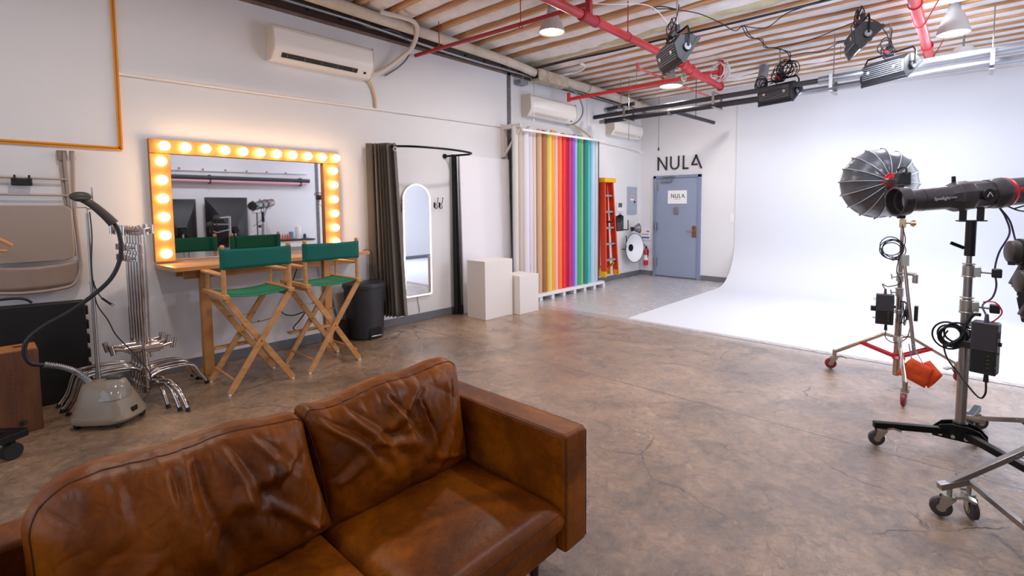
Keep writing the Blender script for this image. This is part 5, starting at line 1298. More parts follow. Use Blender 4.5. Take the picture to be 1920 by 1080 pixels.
# ---- stand one: dome softbox
o1 = Vector((-.425, 4.95, 0))
s1 = thing('combo_stand', 'chrome rolling stand with red braces and red wheels under the round dome softbox', 'light stand', o1)
feet1 = [(-.90, 5.06, math.radians(200)), (-.325, 4.46, math.radians(265)), (-.045, 5.33, math.radians(40))]
M_cr2 = mat('warm_chrome', '#b9aca2', .22, metal=1.0)
MB().cyl(o1+Z*.075, o1+Z*.55, .026, n=18).cyl(o1+Z*.5, o1+Z*.80, .023, n=18).cyl(o1+Z*.78, o1+Z*1.08, .019, n=16).cyl(o1+Z*1.05, o1+Z*1.40, .015, n=16).build('column', M_cr2, s1)
for z, r_, h_ in ((.60, .033, .03), (.74, .030, .06), (.80, .034, .012), (.865, .029, .05), (.93, .032, .012), (1.03, .026, .06), (.36, .034, .05)):
    collar('column_collar', o1, z, r_, h_, s1)
for k, z in enumerate((.77, .90, 1.05)):
    MB().cyl(o1+Z*z, o1+Vector((-.055, -.01, z)), .006, n=8).bar(o1+Vector((-.055, -.01, z-.02)), o1+Vector((-.062, -.01, z+.022)), .006, .010).build('lock_knob', M_cst, s1)
for fx, fy, rz in feet1:
    ft = Vector((fx, fy, .155)); k = Vector((o1.x, o1.y, .40)); d = (Vector((fx, fy, 0))-o1).normalized()
    top = k+d*.035; mid = k+d*.10+Z*.005
    lg = MB().tube([top, mid, ft], .0155, 10).cyl(ft-Z*.035, ft+Z*.02, .018, n=12).build('leg', M_cr2, s1)
    m_ = mid.lerp(ft, .45); lowc = Vector((o1.x, o1.y, .235))+d*.03
    for s in (-1, 1):
        sd = Vector((-d.y, d.x, 0))*.017*s
        MB().bar(m_+sd, lowc+sd, .009, .024).build('leg_brace', M_redcl, s1)
    MB().bb(0, 0, 0, 0, 0, 0) if False else None
    caster(s1, fx, fy, .14, rz, .048, M_wred)
collar('brace_collar', o1, .21, .034, .05, s1, M_redcl)
# grip block near the top
MB().box(o1+Z*1.345, (.045, .05, .07)).cyl(o1+Z*1.38, o1+Z*1.46, .017).box(o1+Z*1.43, (.04, .045, .05)).build('receiver_block', mat('brass_chrome', '#c0a67e', .25, metal=1), s1, bevel=.004)
MB().cyl(o1+Vector((.02, 0, 1.345)), o1+Vector((.07, -.01, 1.345)), .006).cyl(o1+Vector((.068, -.01, 1.32)), o1+Vector((.072, -.01, 1.37)), .013).cyl(o1+Vector((.05, -.01, 1.345)), o1+Vector((.088, -.01, 1.345)), .018).build('tee_knob', mat('brass_chrome', ''), s1)
# second tube leaning along the column (arm) with grip knob
s1b = thing('extension_arm', 'loose chrome grip arm leaning along the column of the dome softbox stand', 'grip arm', (-.38, 4.90, .3))
MB().cyl((-.405, 4.88, 1.10), (-.30, 4.80, .315), .014, n=14).build('arm_tube', M_cr2, s1b)
MB().box((-.39, 4.88, 1.05), (.05, .045, .09)).build('grip_clamp', M_cst, s1b, bevel=.003)
MB().cyl((-.37, 4.88, .94), (-.31, 4.87, .94), .014).cyl((-.32, 4.87, .94), (-.32, 4.87, .87), .022).build('hanging_knob', M_cst, s1b, bevel=.003)
# cable coil on the stand
cc = MB(); r_ = random.Random(11)
for k in range(5): cc.torus((-.48+r_.uniform(-.02, .02), 4.93, 1.135+r_.uniform(-.02, .02)), (r_.uniform(-.15, .15), 1, r_.uniform(-.2, .2)), r_.uniform(.065, .085), .0038, 24, 6)
cc.tube([(-.44, 4.94, 1.38), (-.42, 4.92, 1.30), (-.40, 4.90, 1.2), (-.43, 4.9, 1.08), (-.45, 4.92, .95), (-.42, 4.9, .86), (-.50, 4.9, .82), (-.54, 4.88, .84), (-.51, 4.86, .79)], .004, 6, sub=5)
tag(cc.build('cable_coil', M_cable), 'loops of thin black cable hung on the dome softbox stand', 'cable')

# dome softbox and its lamp
dcn = Vector((-.515, 4.93, 1.69))
ax = Vector((-.42, .90, -.03)).normalized()      # opening direction (away from camera)
ds = thing('dome_softbox', 'round black umbrella ribbed dome softbox seen from behind, facing the cyclorama', 'softbox', dcn)
hub = dcn
M_fab = mat('shiny_black_fabric', '#43464d', .3, bump=.35, bscale=14, sheen=.2)
uu = ax.orthogonal().normalized(); vv_ = ax.cross(uu)
NR = 16; Rm = .305; Dp = .30
def domepr(t):  # radius and depth along axis
    return (.035+(Rm-.035)*math.sin(t*PI/2)**.95, Dp*(1-math.cos(t*PI/2))**.9)
def df(u, v):
    a = 2*PI*u*1.0; k = (u*NR) % 1.0
    sc = 1-.050*math.sin(PI*k)*(v**.7)
    r__, dd = domepr(v); wv = .0045*noise.noise(Vector((u*60, v*7, 2)))*math.sin(PI*k)
    return hub+ax*(dd+wv)+(uu*math.cos(a)+vv_*math.sin(a))*(r__*sc)
MB().strip(df, NR*8, 16).build('fabric_shell', M_fab, ds, smooth=180)
MB().strip(lambda u, v: hub+ax*(Dp*.98+.01*(1-v))+(uu*math.cos(2*PI*u)+vv_*math.sin(2*PI*u))*(Rm*.985*v), 64, 6).build('front_diffusion', mat('diffusion_cloth', '#f2f2f4', .8), ds)
for k in range(NR):
    a = 2*PI*k/NR; dirv = uu*math.cos(a)+vv_*math.sin(a); rib = []
    for j in range(13):
        r__, dd = domepr(j/12); rib.append(hub+ax*(dd-.004)+dirv*(r__+.003))
    rb_ = MB().tube(rib, .0028, 6).build('rib', mat('silver_rib', '#c9ccd2', .35, metal=.3), ds)
    MB().sph(rib[-1], .007, 8).build('rib_tip', M_black, rb_)
# white emblem mark on the fabric
EU, EV = .712, .88
for s in (-1, 1):
    pts4 = [df(EU, EV), df(EU+s*.017, EV-.05), df(EU+s*.020, EV+.04)]
    off_ = (pts4[0]-hub-ax*.25).normalized()*.003
    MB().add([p+off_ for p in pts4], [(0, 1, 2)]).build('white_emblem', M_white, ds, solid=.001)
MB().cyl(hub-ax*.03, hub+ax*.03, .062, n=28).torus(hub-ax*.03, ax, .062, .006, 28, 8).build('mount_ring', M_redcl, ds)
ls = thing('led_lamp_head', 'red and black LED lamp head mounted behind the dome softbox', 'lamp head', dcn-ax*.12)
Bx = Matrix((ax, Z.cross(ax).normalized(), ax.cross(Z.cross(ax).normalized()))).transposed()
MB().cyl(hub-ax*.03, hub-ax*.12, .055, .05, n=24).build('front_barrel', M_redcl, ls, bevel=.004)
MB().box(hub-ax*.19, (.15, .095, .105), Bx).build('lamp_body', M_body, ls, bevel=.012)
MB().box(hub-ax*.155+Z*.03, (.09, .098, .035), Bx).build('red_band', M_redcl, ls, bevel=.004)
hc_ = hub-ax*.2
MB().tube([hc_+Z*.05+ax*.07, hc_+Z*.085+ax*.06, hc_+Z*.085-ax*.07, hc_+Z*.03-ax*.085], .008, 8, sub=3).build('carry_handle', M_black, ls)
sdv = Bx.col[1]
MB().box(hc_-Z*.02+sdv*-.05, (.07, .004, .03), Bx).build('label_plate', mat('label_grey', '#c8c8cc', .5), ls)
ybase = Vector((o1.x, o1.y, 1.50))
for s in (-1, 1):
    p = hub-ax*.10+sdv*(s*.062)
    MB().bar(p, p-Z*.13+ax*.02, .022, .006, up=ax).cyl(p-sdv*s*.006, p+sdv*s*.02, .018).build('yoke_arm', M_steel, ls)
MB().box(hub-ax*.08-Z*.135, (.04, .14, .008), Bx).cyl(Vector((o1.x, o1.y, 1.43)), hub-ax*.08-Z*.13, .012).build('yoke_base', M_steel, ls)
MB().tube([hc_-Z*.05, hc_-Z*.10+sdv*.04, hc_-Z*.06+sdv*.10, hc_-Z*.15+sdv*.03, Vector((-.41, 4.92, 1.40))], .0045, 6, sub=6).build('power_cord', M_cable, ls)
MB().cyl(hc_-Z*.05-ax*.02, hc_-Z*.075-ax*.02, .012).build('red_connector', mat('orange_connector', '#e8482c', .4), ls)
# control box one
def control_box(label, c, rz, w_, d_, h_, parts_m):
    t = thing('control_box', label, 'power control box', (0, 0, 0), 'power control boxes on the rolling stands')
    MB().bb(-w_/2, w_/2, -d_/2, d_/2, -h_/2, h_/2).build('housing', mat('control_box_shell', '#3d3b41', .45), t, bevel=.006)
    b_ = MB().bb(-w_/2+.008, w_/2-.008, -d_/2-.006, -d_/2, -h_/2+.015, -.005).build('battery_plate', M_black, t, bevel=.002)
    pins = MB()
    for k in range(4): pins.bb(w_*.16, w_*.25, -d_/2-.010, -d_/2-.006, -h_*.36+k*.022, -h_*.36+k*.022+.004)
    pins.build('contact_pins', M_brass, b_)
    MB().bb(w_/2, w_/2+.002, -d_*.30, d_*.30, h_*.22, h_*.34).build('screen', M_dark, t)
    MB().cyl((w_/2, 0, h_*.10), (w_/2+.012, 0, h_*.10), .012, n=16).build('dial', M_black, t)
    MB().cyl((w_/2, 0, -h_*.08), (w_/2+.006, 0, -h_*.08), .008, n=12).build('button', M_steel, t)
    MB().cyl((0, 0, h_/2), (0, 0, h_/2+.045), .012, .008, n=12).build('top_connector', mat('mauve_connector', '#5c4c66', .4), t)
    MB().cyl((w_*.1, 0, -h_/2), (w_*.1, 0, -h_/2-.05), .010, .013, n=12).build('bottom_connector', M_black, t)
    for k in (-1, 1):
        MB().cyl((-w_/2, 0, k*h_*.30), (-w_/2-.02, 0, k*h_*.30), .003, n=6).cyl((-w_/2, .015, k*h_*.34), (-w_/2-.02, .015, k*h_*.34), .003, n=6).build('side_pins', M_steel, t)
    MB().bb(-w_/2-.035, -w_/2, -.02, .02, -.02, .02).build('stand_clamp', M_black, t, bevel=.004)
    t.location = c; t.rotation_euler = (0, 0, rz)
    return t
b1 = control_box('small black power box clamped to the dome softbox stand', (-.515, 4.865, .635), math.radians(8), .125, .06, .25, None)
bt = control_box('large black power box clamped to the black based stand at the right', (.088, 3.66, .695), math.radians(-12), .115, .085, .29, None)
text('aputure', .018, (.1475, 3.64, .60), (.2, .98, 0), Z, M_whiteink, bt, 'lettering', .0005)
bt_t = text('300c', .020, (.1475, 3.64, .580), (.2, .98, 0), Z, M_whiteink, bt, 'lettering', .0005)
for o_ in (bt.children): pass
cable([(-.50, 4.865, .46), (-.50, 4.86, .40), (-.44, 4.84, .37), (-.36, 4.84, .42), (-.34, 4.86, .52), (-.35, 4.88, .62)], 'thin black cable looping under the small power box on the dome softbox stand', r=.004)
cc = MB()
for k in range(5): cc.torus((-.37+r_.uniform(-.015, .015), 4.92, .61+r_.uniform(-.03, .03)), (1, r_.uniform(-.5, .5), r_.uniform(-.3, .3)), r_.uniform(.05, .075), .005, 18, 6)
cc.bb(-.32, -.295, 4.88, 4.93, .56, .68)
tag(cc.build('cable_bundle', M_cable), 'black cable bundle and plug hung behind the dome softbox stand column', 'cable')
# sandbag
sb = thing('sandbag', 'orange saddle sandbag hanging from the dome softbox stand leg', 'sandbag', (-.24, 4.70, .12))
M_sb = mat('orange_nylon', '#e2501c', .7, bump=.5, bscale=22)
def bag(c, w_, h_, t_, rz, rx):
    Rm_ = Matrix.Rotation(rz, 3, 'Z') @ Matrix.Rotation(rx, 3, 'Y')
    def f(side):
        def g(u, v):
            a, b_ = (u-.5)*w_, (v-.5)*h_
            a *= 1-.25*(v)**2
            e = max(0, (1-(2*u-1)**4))*max(0, (1-(2*v-1)**4)); th = t_*e**.5*(1.1-.4*v)+.006*noise.noise(Vector((u*4, v*4, rz)))*e
            return Vector(c)+Rm_ @ Vector((a, side*th, b_))
        return g
    return MB().strip(f(1), 18, 14).strip(f(-1), 18, 14)
bag((-.275, 4.68, .205), .20, .165, .035, .15, .45).build('bag_half', M_sb, sb, smooth=180)
bag((-.205, 4.74, .195), .17, .165, .035, -.5, .75).build('bag_half', M_sb, sb, smooth=180)
MB().bar((-.335, 4.75, .40), (-.30, 4.69, .25), .03, .004, up=(1, 0, .3)).bar((-.315, 4.77, .40), (-.225, 4.72, .24), .022, .004, up=(1, 0, .3)).build('strap', mat('lilac_grey_webbing', '#7a7392', .8), sb)

# ---- stand two: spotlight on black based roller stand
o2 = Vector((.0, 3.80, 0))
s2 = thing('roller_stand', 'steel column stand on a flat black wheeled base under the long spotlight', 'light stand', o2)
MB().cyl(o2+Z*.13, o2+Z*.88, .0265, n=20).cyl(o2+Z*.86, o2+Z*1.14, .022, n=20).cyl(o2+Z*1.12, o2+Z*1.20, .014, n=16).build('column', M_steel, s2)
for z, r_2, h_ in ((.86, .034, .075), (.855, .037, .010), (.945, .036, .008), (1.075, .030, .065), (1.07, .034, .008), (1.145, .033, .008)):
    collar('column_collar', o2, z-.0, r_2, h_, s2)
for z in (.90, 1.105):
    MB().cyl(o2+Z*z, o2+Vector((.11, -.02, z)), .008, n=10).bb(o2.x+.022, o2.x+.055, o2.y-.03, o2.y+.02, z-.028, z+.028).build('lock_screw', M_cst, s2, bevel=.003)
    MB().bb(o2.x+.10, o2.x+.145, o2.y-.045, o2.y+.005, z-.025, z+.025).build('lock_knob', M_black, s2, bevel=.006)
MB().cyl(o2+Z*1.195, o2+Z*1.402, .026, n=18).build('top_sleeve', M_black, s2, bevel=.003)
MB().bar(o2+Vector((-.025, 0, 1.24)), o2+Vector((-.09, -.01, 1.27)), .012, .02).build('sleeve_lever', M_blackm, s2, bevel=.003)
MB().cyl(o2+Z*.10, o2+Z*.19, .038, n=20).prism([(-.13, -.045), (.13, -.045), (.13, -.01), (.09, .035), (.04, .05), (-.04, .05), (-.09, .035), (-.13, -.01)], o2+Vector((0, -.045, .13)), X, Z, Y*.012).prism([(-.13, -.045), (.13, -.045), (.13, -.01), (.09, .035), (.04, .05), (-.04, .05), (-.09, .035), (-.13, -.01)], o2+Vector((0, .035, .13)), X, Z, Y*.012).build('base_hub', M_blackm, s2, bevel=.004)
for k in (-.09, -.03, .03, .09): MB().cyl(o2+Vector((k, -.058, .11)), o2+Vector((k, -.045, .11)), .011, n=12).build('bolt', M_chrome, s2)
for fx, fy, rz in ((-.385, 3.60, 3.6), (.37, 3.36, 3.5), (.08, 4.30, .6)):
    d = (Vector((fx, fy, 0))-o2).normalized()
    MB().bar(o2+d*.06+Z*.13, Vector((fx, fy, .13))+d*.03, .038, .038).build('base_leg', M_blackm, s2, bevel=.004)
    caster(s2, fx-d.x*.02, fy-d.y*.02, .125, rz, .046, M_wgr)
# spotlight
spt = thing('spotlight', 'long black spotlight with a lens tube pointing left, mounted on the column stand', 'spotlight', o2+Z*1.45)
pF = Vector((-.345, 3.50, 1.513)); pB = Vector((.25, 4.02, 1.578))
sa = (pB-pF).normalized(); Ls = (pB-pF).length
sz = Z-sa*sa.z; sz.normalize(); sy2 = sz.cross(sa)
M_spl = mat('spotlight_shell', '#443f43', .36)
MB().lathe([(.030, .052), (.060, .05), (.073, .046), (.076, .0), (.085, .0), (.087, .03), (.083, .065), (.071, .075), (.062, .085)], pF, sa, 32, sz).build('front_barrel', M_spl, spt, bevel=.002)
MB().lathe([(.0, .05), (.062, .05)], pF, sa, 32).build('front_lens', mat('lens_dark', '#2a2830', .05, coat=1), spt)
for ang in (0, PI*.5, PI, PI*1.5):
    d = sz*math.cos(ang)+sy2*math.sin(ang)
    MB().box(pF+d*.088+sa*.035, (.035, .03, .02), Matrix((sa, d.cross(sa), d)).transposed()).build('mount_tab', M_black, spt, bevel=.003)
MB().lathe([(.062, .08), (.066, .16), (.068, .30)], pF, sa, 32, sz).build('lens_tube', M_spl, spt)
MB().lathe([(.0685, .145), (.0695, .147), (.0685, .150)], pF, sa, 32).lathe([(.068, .295), (.084, .335), (.088, .35), (.088, .42), (.082, .435), (.080, .52), (.084, .535)], pF, sa, 10, sz).build('optics_housing', M_spl, spt, smooth=25, bevel=.002)
MB().lathe([(.084, .535), (.076, .545), (.076, .56), (.088, .575), (.090, .62), (.084, .635)], pF, sa, 32).build('lens_mount', M_spl, spt)
MB().lathe([(.085, .63), (.088, .64), (.080, .655), (.079, .665)], pF, sa, 32, sz).build('red_ring', M_redcl, spt)
MB().lathe([(.079, .66), (.078, .90), (.06, .92), (0, .92)], pF, sa, 24, sz).build('lamp_body', M_spl, spt, bevel=.004)
MB().box(pF+sa*.78-sy2*-.0+sz*.01, (.22, .162, .03), Matrix((sa, sy2, sz)).transposed()).build('red_band', M_redcl, spt, bevel=.006)
sd2 = sy2 if sy2.dot(Vector((0, -1, 0))) > 0 else -sy2
for aa, rr2 in ((.475, .036), (.80, .040)):
    c = pF+sa*aa+sd2*.078
    MB().cyl(c, c+sd2*.016, rr2, n=24).build('tilt_knob', M_black, spt, bevel=.003)
c = pF+sa*.475+sd2*.096
MB().bar(c-sa*.016-sz*.012, c+sz*.014, .004, .002, up=sd2).bar(c+sa*.016-sz*.012, c+sz*.014, .004, .002, up=sd2).build('peak_emblem', M_whiteink, spt)
MB().box(pF+sa*.35+sz*.10, (.02, .012, .04), Matrix((sa, sy2, sz)).transposed()).build('top_lever', M_black, spt, bevel=.003)
yk = Vector((.0, 3.80, 1.40))
for aa, s in ((.395, 1), (.475, 1)):
    pass
for dx in (-.052, .052):
    q = yk+sa*dx
    MB().bar(q, q+Z*.135, .006, .040, up=sa.cross(Z)).build('yoke_arm', M_spl, spt, bevel=.002) if False else MB().box(q+Z*.065, (.042, .008, .13), Matrix((Vector((sa.x, sa.y, 0)).normalized(), Z.cross(Vector((sa.x, sa.y, 0)).normalized()), Z)).transposed()).build('yoke_arm', M_spl, spt, bevel=.002)
MB().box(yk+Z*.002, (.15, .05, .008), Matrix((Vector((sa.x, sa.y, 0)).normalized(), Z.cross(Vector((sa.x, sa.y, 0)).normalized()), Z)).transposed()).build('yoke_base', M_spl, spt, bevel=.002)
text('Spotlight', .026, pF+sa*.225+sd2*.0685+sz*.0, sa, sz, M_whiteink, spt, 'lettering', .001)
text('MOUNT', .010, pF+sa*.292+sd2*.070, sa, sz, M_whiteink, spt, 'lettering', .001)
text('aputure', .028, pF+sa*.74+sd2*.077+sz*.045, sa, sz, M_whiteink, spt, 'lettering', .001)
cu_ = MB().tube([pF+sa*.66-sz*.08, pF+sa*.70-sz*.11+sd2*.03, pF+sa*.80-sz*.12, pF+sa*.86-sz*.09, pF+sa*.78-sz*.085, pF+sa*.70-sz*.10], .0045, 6, sub=6)
cu_.build('power_cord', M_cable, spt)
M_pc = mat('purple_black_cable', '#3b2a58', .45)
cable([(.12, 3.92, 1.48), (.15, 3.9, 1.42), (.17, 3.88, 1.33), (.13, 3.86, 1.22), (.115, 3.84, 1.12), (.125, 3.82, 1.03), (.11, 3.80, .96), (.07, 3.78, .915), (.085, 3.72, .87), (.088, 3.66, .85)], 'dark purple cable hanging from the spotlight to the large power box', M_pc, .005)
cable([(.12, 3.92, 1.48), (.17, 3.92, 1.40), (.20, 3.88, 1.28), (.24, 3.80, 1.18), (.27, 3.7, 1.1)], 'dark purple cable hanging from the spotlight towards the lamp heads at the right edge', M_pc, .005)
cable([(.10, 3.66, .50), (.10, 3.66, .43), (.07, 3.68, .40), (-.02, 3.74, .50), (-.08, 3.78, .58), (-.10, 3.80, .68), (-.08, 3.78, .74)], 'black mains cable looping below the large power box', r=.005)
cc = MB()
for k in range(7): cc.torus((-.055+r_.uniform(-.02, .02), 3.72, .735+r_.uniform(-.02, .02)), (r_.uniform(-.3, .3), 1, r_.uniform(-.2, .2)), r_.uniform(.055, .08), .0055, 22, 6)
cc.tube([(-.09, 3.70, .66), (-.02, 3.70, .72), (.0, 3.72, .80), (.03, 3.72, .86), (.06, 3.70, .87)], .010, 8, sub=6)
tag(cc.build('cable_coil', M_cable), 'thick coil of black cable hung left of the large power box', 'cable')
tag(MB().tube([(.07, 3.70, .945), (.12, 3.69, .95), (.15, 3.68, .90), (.12, 3.67, .85), (.09, 3.67, .83)], .004, 6, sub=5).build('red_strap', M_redcl), 'loose red velcro strap curling above the large power box', 'strap')

# ---- lamp heads at the right edge on their own chrome stand
o3 = Vector((.46, 3.34, 0))
s3 = thing('folding_stand', 'chrome folding leg stand at the right edge, its square leg slanting down to a wheel', 'light stand', o3)
MB().cyl(o3+Z*.25, o3+Z*1.32, .022, n=16).build('column', M_chrome, s3)
collar('leg_collar', o3, .44, .04, .05, s3); collar('leg_collar', o3, .22, .04, .04, s3)
for fx, fy, rz in ((-.025, 2.965, 3.3), (.06, 3.98, .8), (.95, 3.3, .2)):
    d = (Vector((fx, fy, 0))-o3).normalized(); e = Vector((fx, fy, .165)); a = o3+d*.04+Z*.46
    MB().bar(a, e+d*.01, .028, .026).bar(e-d*.08+Z*.02, e+d*.05-Z*.012, .034, .030).build('leg', M_steel, s3, bevel=.002)
    m_ = a.lerp(e, .5); low = o3+d*.04+Z*.24
    MB().bar(m_, low, .014, .006).cyl(m_-Vector((-d.y, d.x, 0))*.02, m_+Vector((-d.y, d.x, 0))*.02, .008).build('leg_brace', M_steel, s3)
    caster(s3, fx, fy, .16, rz, .046, M_wgr)
o4 = Vector((.36, 2.62, 0))
s4 = thing('folding_stand', 'second chrome folding leg stand at the right edge with its thin leg nearest the camera', 'light stand', o4)
MB().cyl(o4+Z*.2, o4+Z*.9, .022, n=16).build('column', M_chrome, s4)
collar('leg_collar', o4, .10, .04, .05, s4); collar('leg_collar', o4, .30, .04, .05, s4)
for fx, fy, rz in ((.045, 3.05, 5.2), (.56, 2.28, .3), (.16, 2.22, 4.5)):
    d = (Vector((fx, fy, 0))-o4).normalized(); e = Vector((fx, fy, .165)); a = o4+d*.04+Z*.13
    MB().bar(a, e-d*.0, .022, .026).bar(e-d*.03, e+d*.07, .03, .014).build('leg', M_steel, s4, bevel=.002)
    m_ = a.lerp(e, .42); low = o4+d*.04+Z*.32
    MB().bar(m_, low, .012, .006).bar(m_+Vector((.0, .012, 0)), low+Vector((0, .02, .02)), .012, .006).build('leg_brace', M_cr2, s4)
    caster(s4, fx, fy, .16, rz, .046, M_wgr)
M_strobe = mat('strobe_shell', '#46403f', .42)
def head(c, label, par_label='lamp'):
    t = thing('strobe_head', label, 'lamp head', c, 'lamp heads at the right edge')
    c = Vector(c); a = Vector((1, .35, 0)).normalized()
    MB().lathe([(0, -.005), (.042, -.005), (.050, 0), (.052, .03), (.058, .045), (.058, .20), (.05, .23), (0, .23)], c, a, 24).build('head_body', M_strobe, t, bevel=.002)
    MB().lathe([(.0535, .028), (.060, .03), (.060, .045), (.0585, .048)], c, a, 24).build('ring', M_black, t)
    MB().bb(c.x-.005, c.x+.02, c.y-.055, c.y-.035, c.z-.055, c.z-.035).build('catch', M_black, t, bevel=.002)
    MB().bar(c+a*.06-Z*.05, c+a*.02-Z*.15, .03, .03).bar(c+a*.02-Z*.15, c+a*.05-Z*.155, .03, .02).build('umbrella_bracket', M_strobe, t, bevel=.004)
    text('D2', .018, c+a*.10+Vector((.02, -.0585, -.02)), a, Z, M_whiteink, t, 'lettering', .001)
    return t
h1 = head((.135, 3.02, 1.285), 'upper grey brown lamp head entering at the right edge')
h2 = head((.165, 2.92, 1.165), 'lower grey brown lamp head entering at the right edge, below the other')
h3 = thing('barn_door', 'black folded barn door flap below the lower lamp head at the right edge', 'barn door', (.19, 2.95, .95))
MB().prism([(0, 0), (.10, .0), (.10, .16), (.0, .14), (-.02, .10)], (.185, 2.95, .985), X, Z, Y*.03).prism([(0, 0), (.02, -.02), (.10, -.01), (.10, .02)], (.19, 2.95, .985), X, Z, Y*.04).build('flap', M_body, h3, bevel=.002)
MB().prism([(.03, 0), (.10, .02), (.10, -.12), (.045, -.10)], (.17, 2.95, .84), X, Z, Y*.02).build('flap', M_body, h3, bevel=.002)
MB().cyl((.46, 3.34, 1.30), (.3, 3.10, 1.285), .014).cyl((.46, 3.34, 1.15), (.32, 2.98, 1.165), .014).cyl((.34, 3.08, 1.0), (.46, 3.34, 1.05), .012).cyl((.285, 2.965, 1.05), (.34, 3.08, 1.0), .012).build('mounting_spigots', M_cst, s3)

# ================================================================== THINGS SEEN IN THE MIRROR (right wall)
xr = RW
M_pk = mat('pink_paper', '#e0a9b2', .7); M_bk = mat('charcoal_paper', '#3c3c42', .7)
for (z, m, r_3, ye, lb) in ((2.10, M_bk, .045, 5.2, 'long charcoal paper roll held level on the right wall, seen in the vanity mirror'), (2.03, M_pk, .032, 5.13, 'long pink paper roll under the charcoal one, seen in the vanity mirror')):
    single(MB().cyl((xr-.10, 1.0, z), (xr-.10, ye, z), r_3, n=18), 'paper_roll', m, lb, 'paper roll')
lr = thing('roll_bracket', 'white rail with copper hooks high on the right wall, seen in the vanity mirror', 'rail', (xr, 3.2, 2.27))
MB().cyl((xr-.03, 1.0, 2.22), (xr-.03, 5.17, 2.27), .010).build('rail', M_white, lr)
for k in range(8):
    MB().sph((xr-.06, 1.9+k*.4, 2.27), .02, 10).build('hook_knob', mat('copper_knob', '#b5714e', .4, metal=.5), lr)
for yy in (1.2, 3.2, 5.0): MB().bb(xr-.14, xr, yy-.01, yy+.01, 1.98, 2.16).build('support', M_blackm, lr)
struct(MB().bb(xr-.012, xr+.02, 5.385, 5.455, 0, 3.9), 'trim_5', mat('scraped_steel_strip', ''))
struct(MB().bb(xr-.012, xr, RY, BW, 0, .10), 'baseboard_right', M_grey)
M_sbx = mat('softbox_black', '#232024', .55, bump=.3, bscale=10)
def sbox(y0_, y1_, z0_, z1_, label):
    t = thing('softbox', label, 'softbox', (.75, (y0_+y1_)/2, z0_), 'large softboxes by the right wall')
    xf_ = xr-.12; xb_ = xr-.50; yc = (y0_+y1_)/2; zc = z0_+(z1_-z0_)*.35
    m_ = MB(); c0 = [(xf_, y0_, z0_), (xf_, y1_, z0_), (xf_, y1_, z1_), (xf_, y0_, z1_)]
    c1 = [(xb_, yc-.07, zc-.07), (xb_, yc+.07, zc-.07), (xb_, yc+.07, zc+.07), (xb_, yc-.07, zc+.07)]
    def q(i):
        j = (i+1) % 4
        def f(u, v):
            a = Vector(c0[i]).lerp(Vector(c0[j]), u); b_ = Vector(c1[i]).lerp(Vector(c1[j]), u)
            p = a.lerp(b_, v); bul = math.sin(PI*v)*.05; ctr = Vector((p.x, yc, zc)); d = p-ctr
            if d.length > 1e-5: p += d.normalized()*bul
            return p
        return f
    for i in range(4): m_.strip(q(i), 8, 8)
    m_.build('fabric_shell', M_sbx, t, smooth=50)
    MB().bb(xf_-.005, xf_+.01, y0_+.01, y1_-.01, z0_+.01, z1_-.01).build('front_panel', M_white, t)
    MB().cyl((xb_-.14, yc, zc), (xb_, yc, zc), .055, n=18).cyl((xb_-.17, yc, zc), (xb_-.14, yc, zc), .035, n=14).build('flash_head', M_black, t)
    MB().cyl((xb_-.08, yc, zc-.05), (xb_-.08, yc, .25), .014, n=10).build('stand_column', M_chrome, t)
    for a in (0, 2.1, 4.2):
        MB().cyl((xb_-.08, yc, .32), (xb_-.08+.3*math.cos(a), yc+.3*math.sin(a), .01), .010, n=8).build('stand_leg', M_chrome, t)
sbox(2.25, 2.93, .70, 1.66, 'nearer tall black softbox against the right wall, seen in the left of the vanity mirror')
sbox(3.08, 3.86, .65, 1.70, 'second tall black softbox against the right wall, seen in the middle of the vanity mirror')
fl = thing('small_spotlight', 'small black fresnel lamp on a thin stand, seen in the vanity mirror', 'lamp', (.85, 3.98, 0))
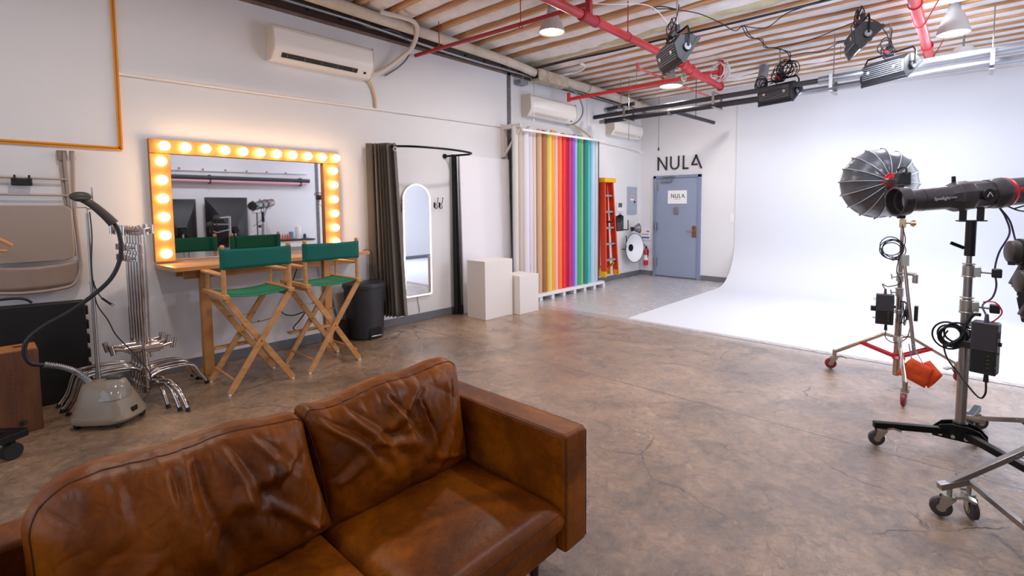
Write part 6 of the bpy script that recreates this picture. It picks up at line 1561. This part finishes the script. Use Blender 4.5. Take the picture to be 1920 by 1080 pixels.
MB().cyl((.78, 3.94, 1.49), (.88, 4.02, 1.51), .06, n=20).cyl((.92, 4.02, 1.51), (.99, 4.05, 1.52), .06, n=16).build('lamp_body', M_black, fl, bevel=.004)
MB().tube([(.85, 3.89, 1.49), (.85, 3.89, 1.37), (.85, 4.07, 1.37), (.85, 4.07, 1.49)], .006, 6).build('yoke', M_blackm, fl)
MB().cyl((.85, 3.98, .2), (.85, 3.98, 1.37), .012, n=10).build('stand_column', M_blackm, fl)
for a in (0.3, 2.4, 4.5): MB().cyl((.85, 3.98, .35), (.85+.3*math.cos(a), 3.98+.3*math.sin(a), .01), .009, n=8).build('stand_leg', M_blackm, fl)
sh = thing('side_table', 'white shelf table with black edges against the right wall, seen in the vanity mirror', 'table', (.9, 4.75, 0))
MB().bb(.72, 1.13, 4.28, 5.15, .735, .765).build('table_top', M_body, sh)
MB().bb(.74, 1.13, 4.30, 5.13, .60, .73).build('drawer_box', M_white, sh)
for xx in (.75, 1.1):
    for yy in (4.32, 5.11): MB().bb(xx-.015, xx+.015, yy-.015, yy+.015, 0, .60).build('leg', M_body, sh)
for k in range(6):
    single(MB().cyl((.82, 4.36+k*.055, .766), (.82, 4.36+k*.055, .86), .018, n=12).cyl((.82, 4.36+k*.055, .86), (.82, 4.36+k*.055, .89), .010, n=10), 'marker_bottle', mat('orange_bottle', '#d8552a', .4), 'orange bottle on the mirrored side table, %s of six counting towards the paper towel roll' % ('first', 'second', 'third', 'fourth', 'fifth', 'last')[k], 'bottle', 'orange bottles on the side table')
single(MB().cyl((.95, 4.86, .766), (.95, 4.86, 1.04), .06, n=20), 'paper_towel_roll', M_white, 'white paper towel roll on the side table, seen in the vanity mirror', 'paper towel')
single(MB().cyl((.93, 4.70, .766), (.93, 4.70, .93), .045, n=20), 'wipes_tub', mat('teal_tub', '#3f8fb0', .4), 'blue and white tub of wipes on the side table, seen in the vanity mirror', 'tub')
single(MB().cyl((.93, 5.0, .766), (.93, 5.0, .85), .035, n=16).cyl((.93, 5.0, .85), (.93, 5.0, .87), .025, n=16), 'small_jar', mat('navy_jar', '#2c3550', .4), 'small dark jar at the end of the side table, seen in the vanity mirror', 'jar')
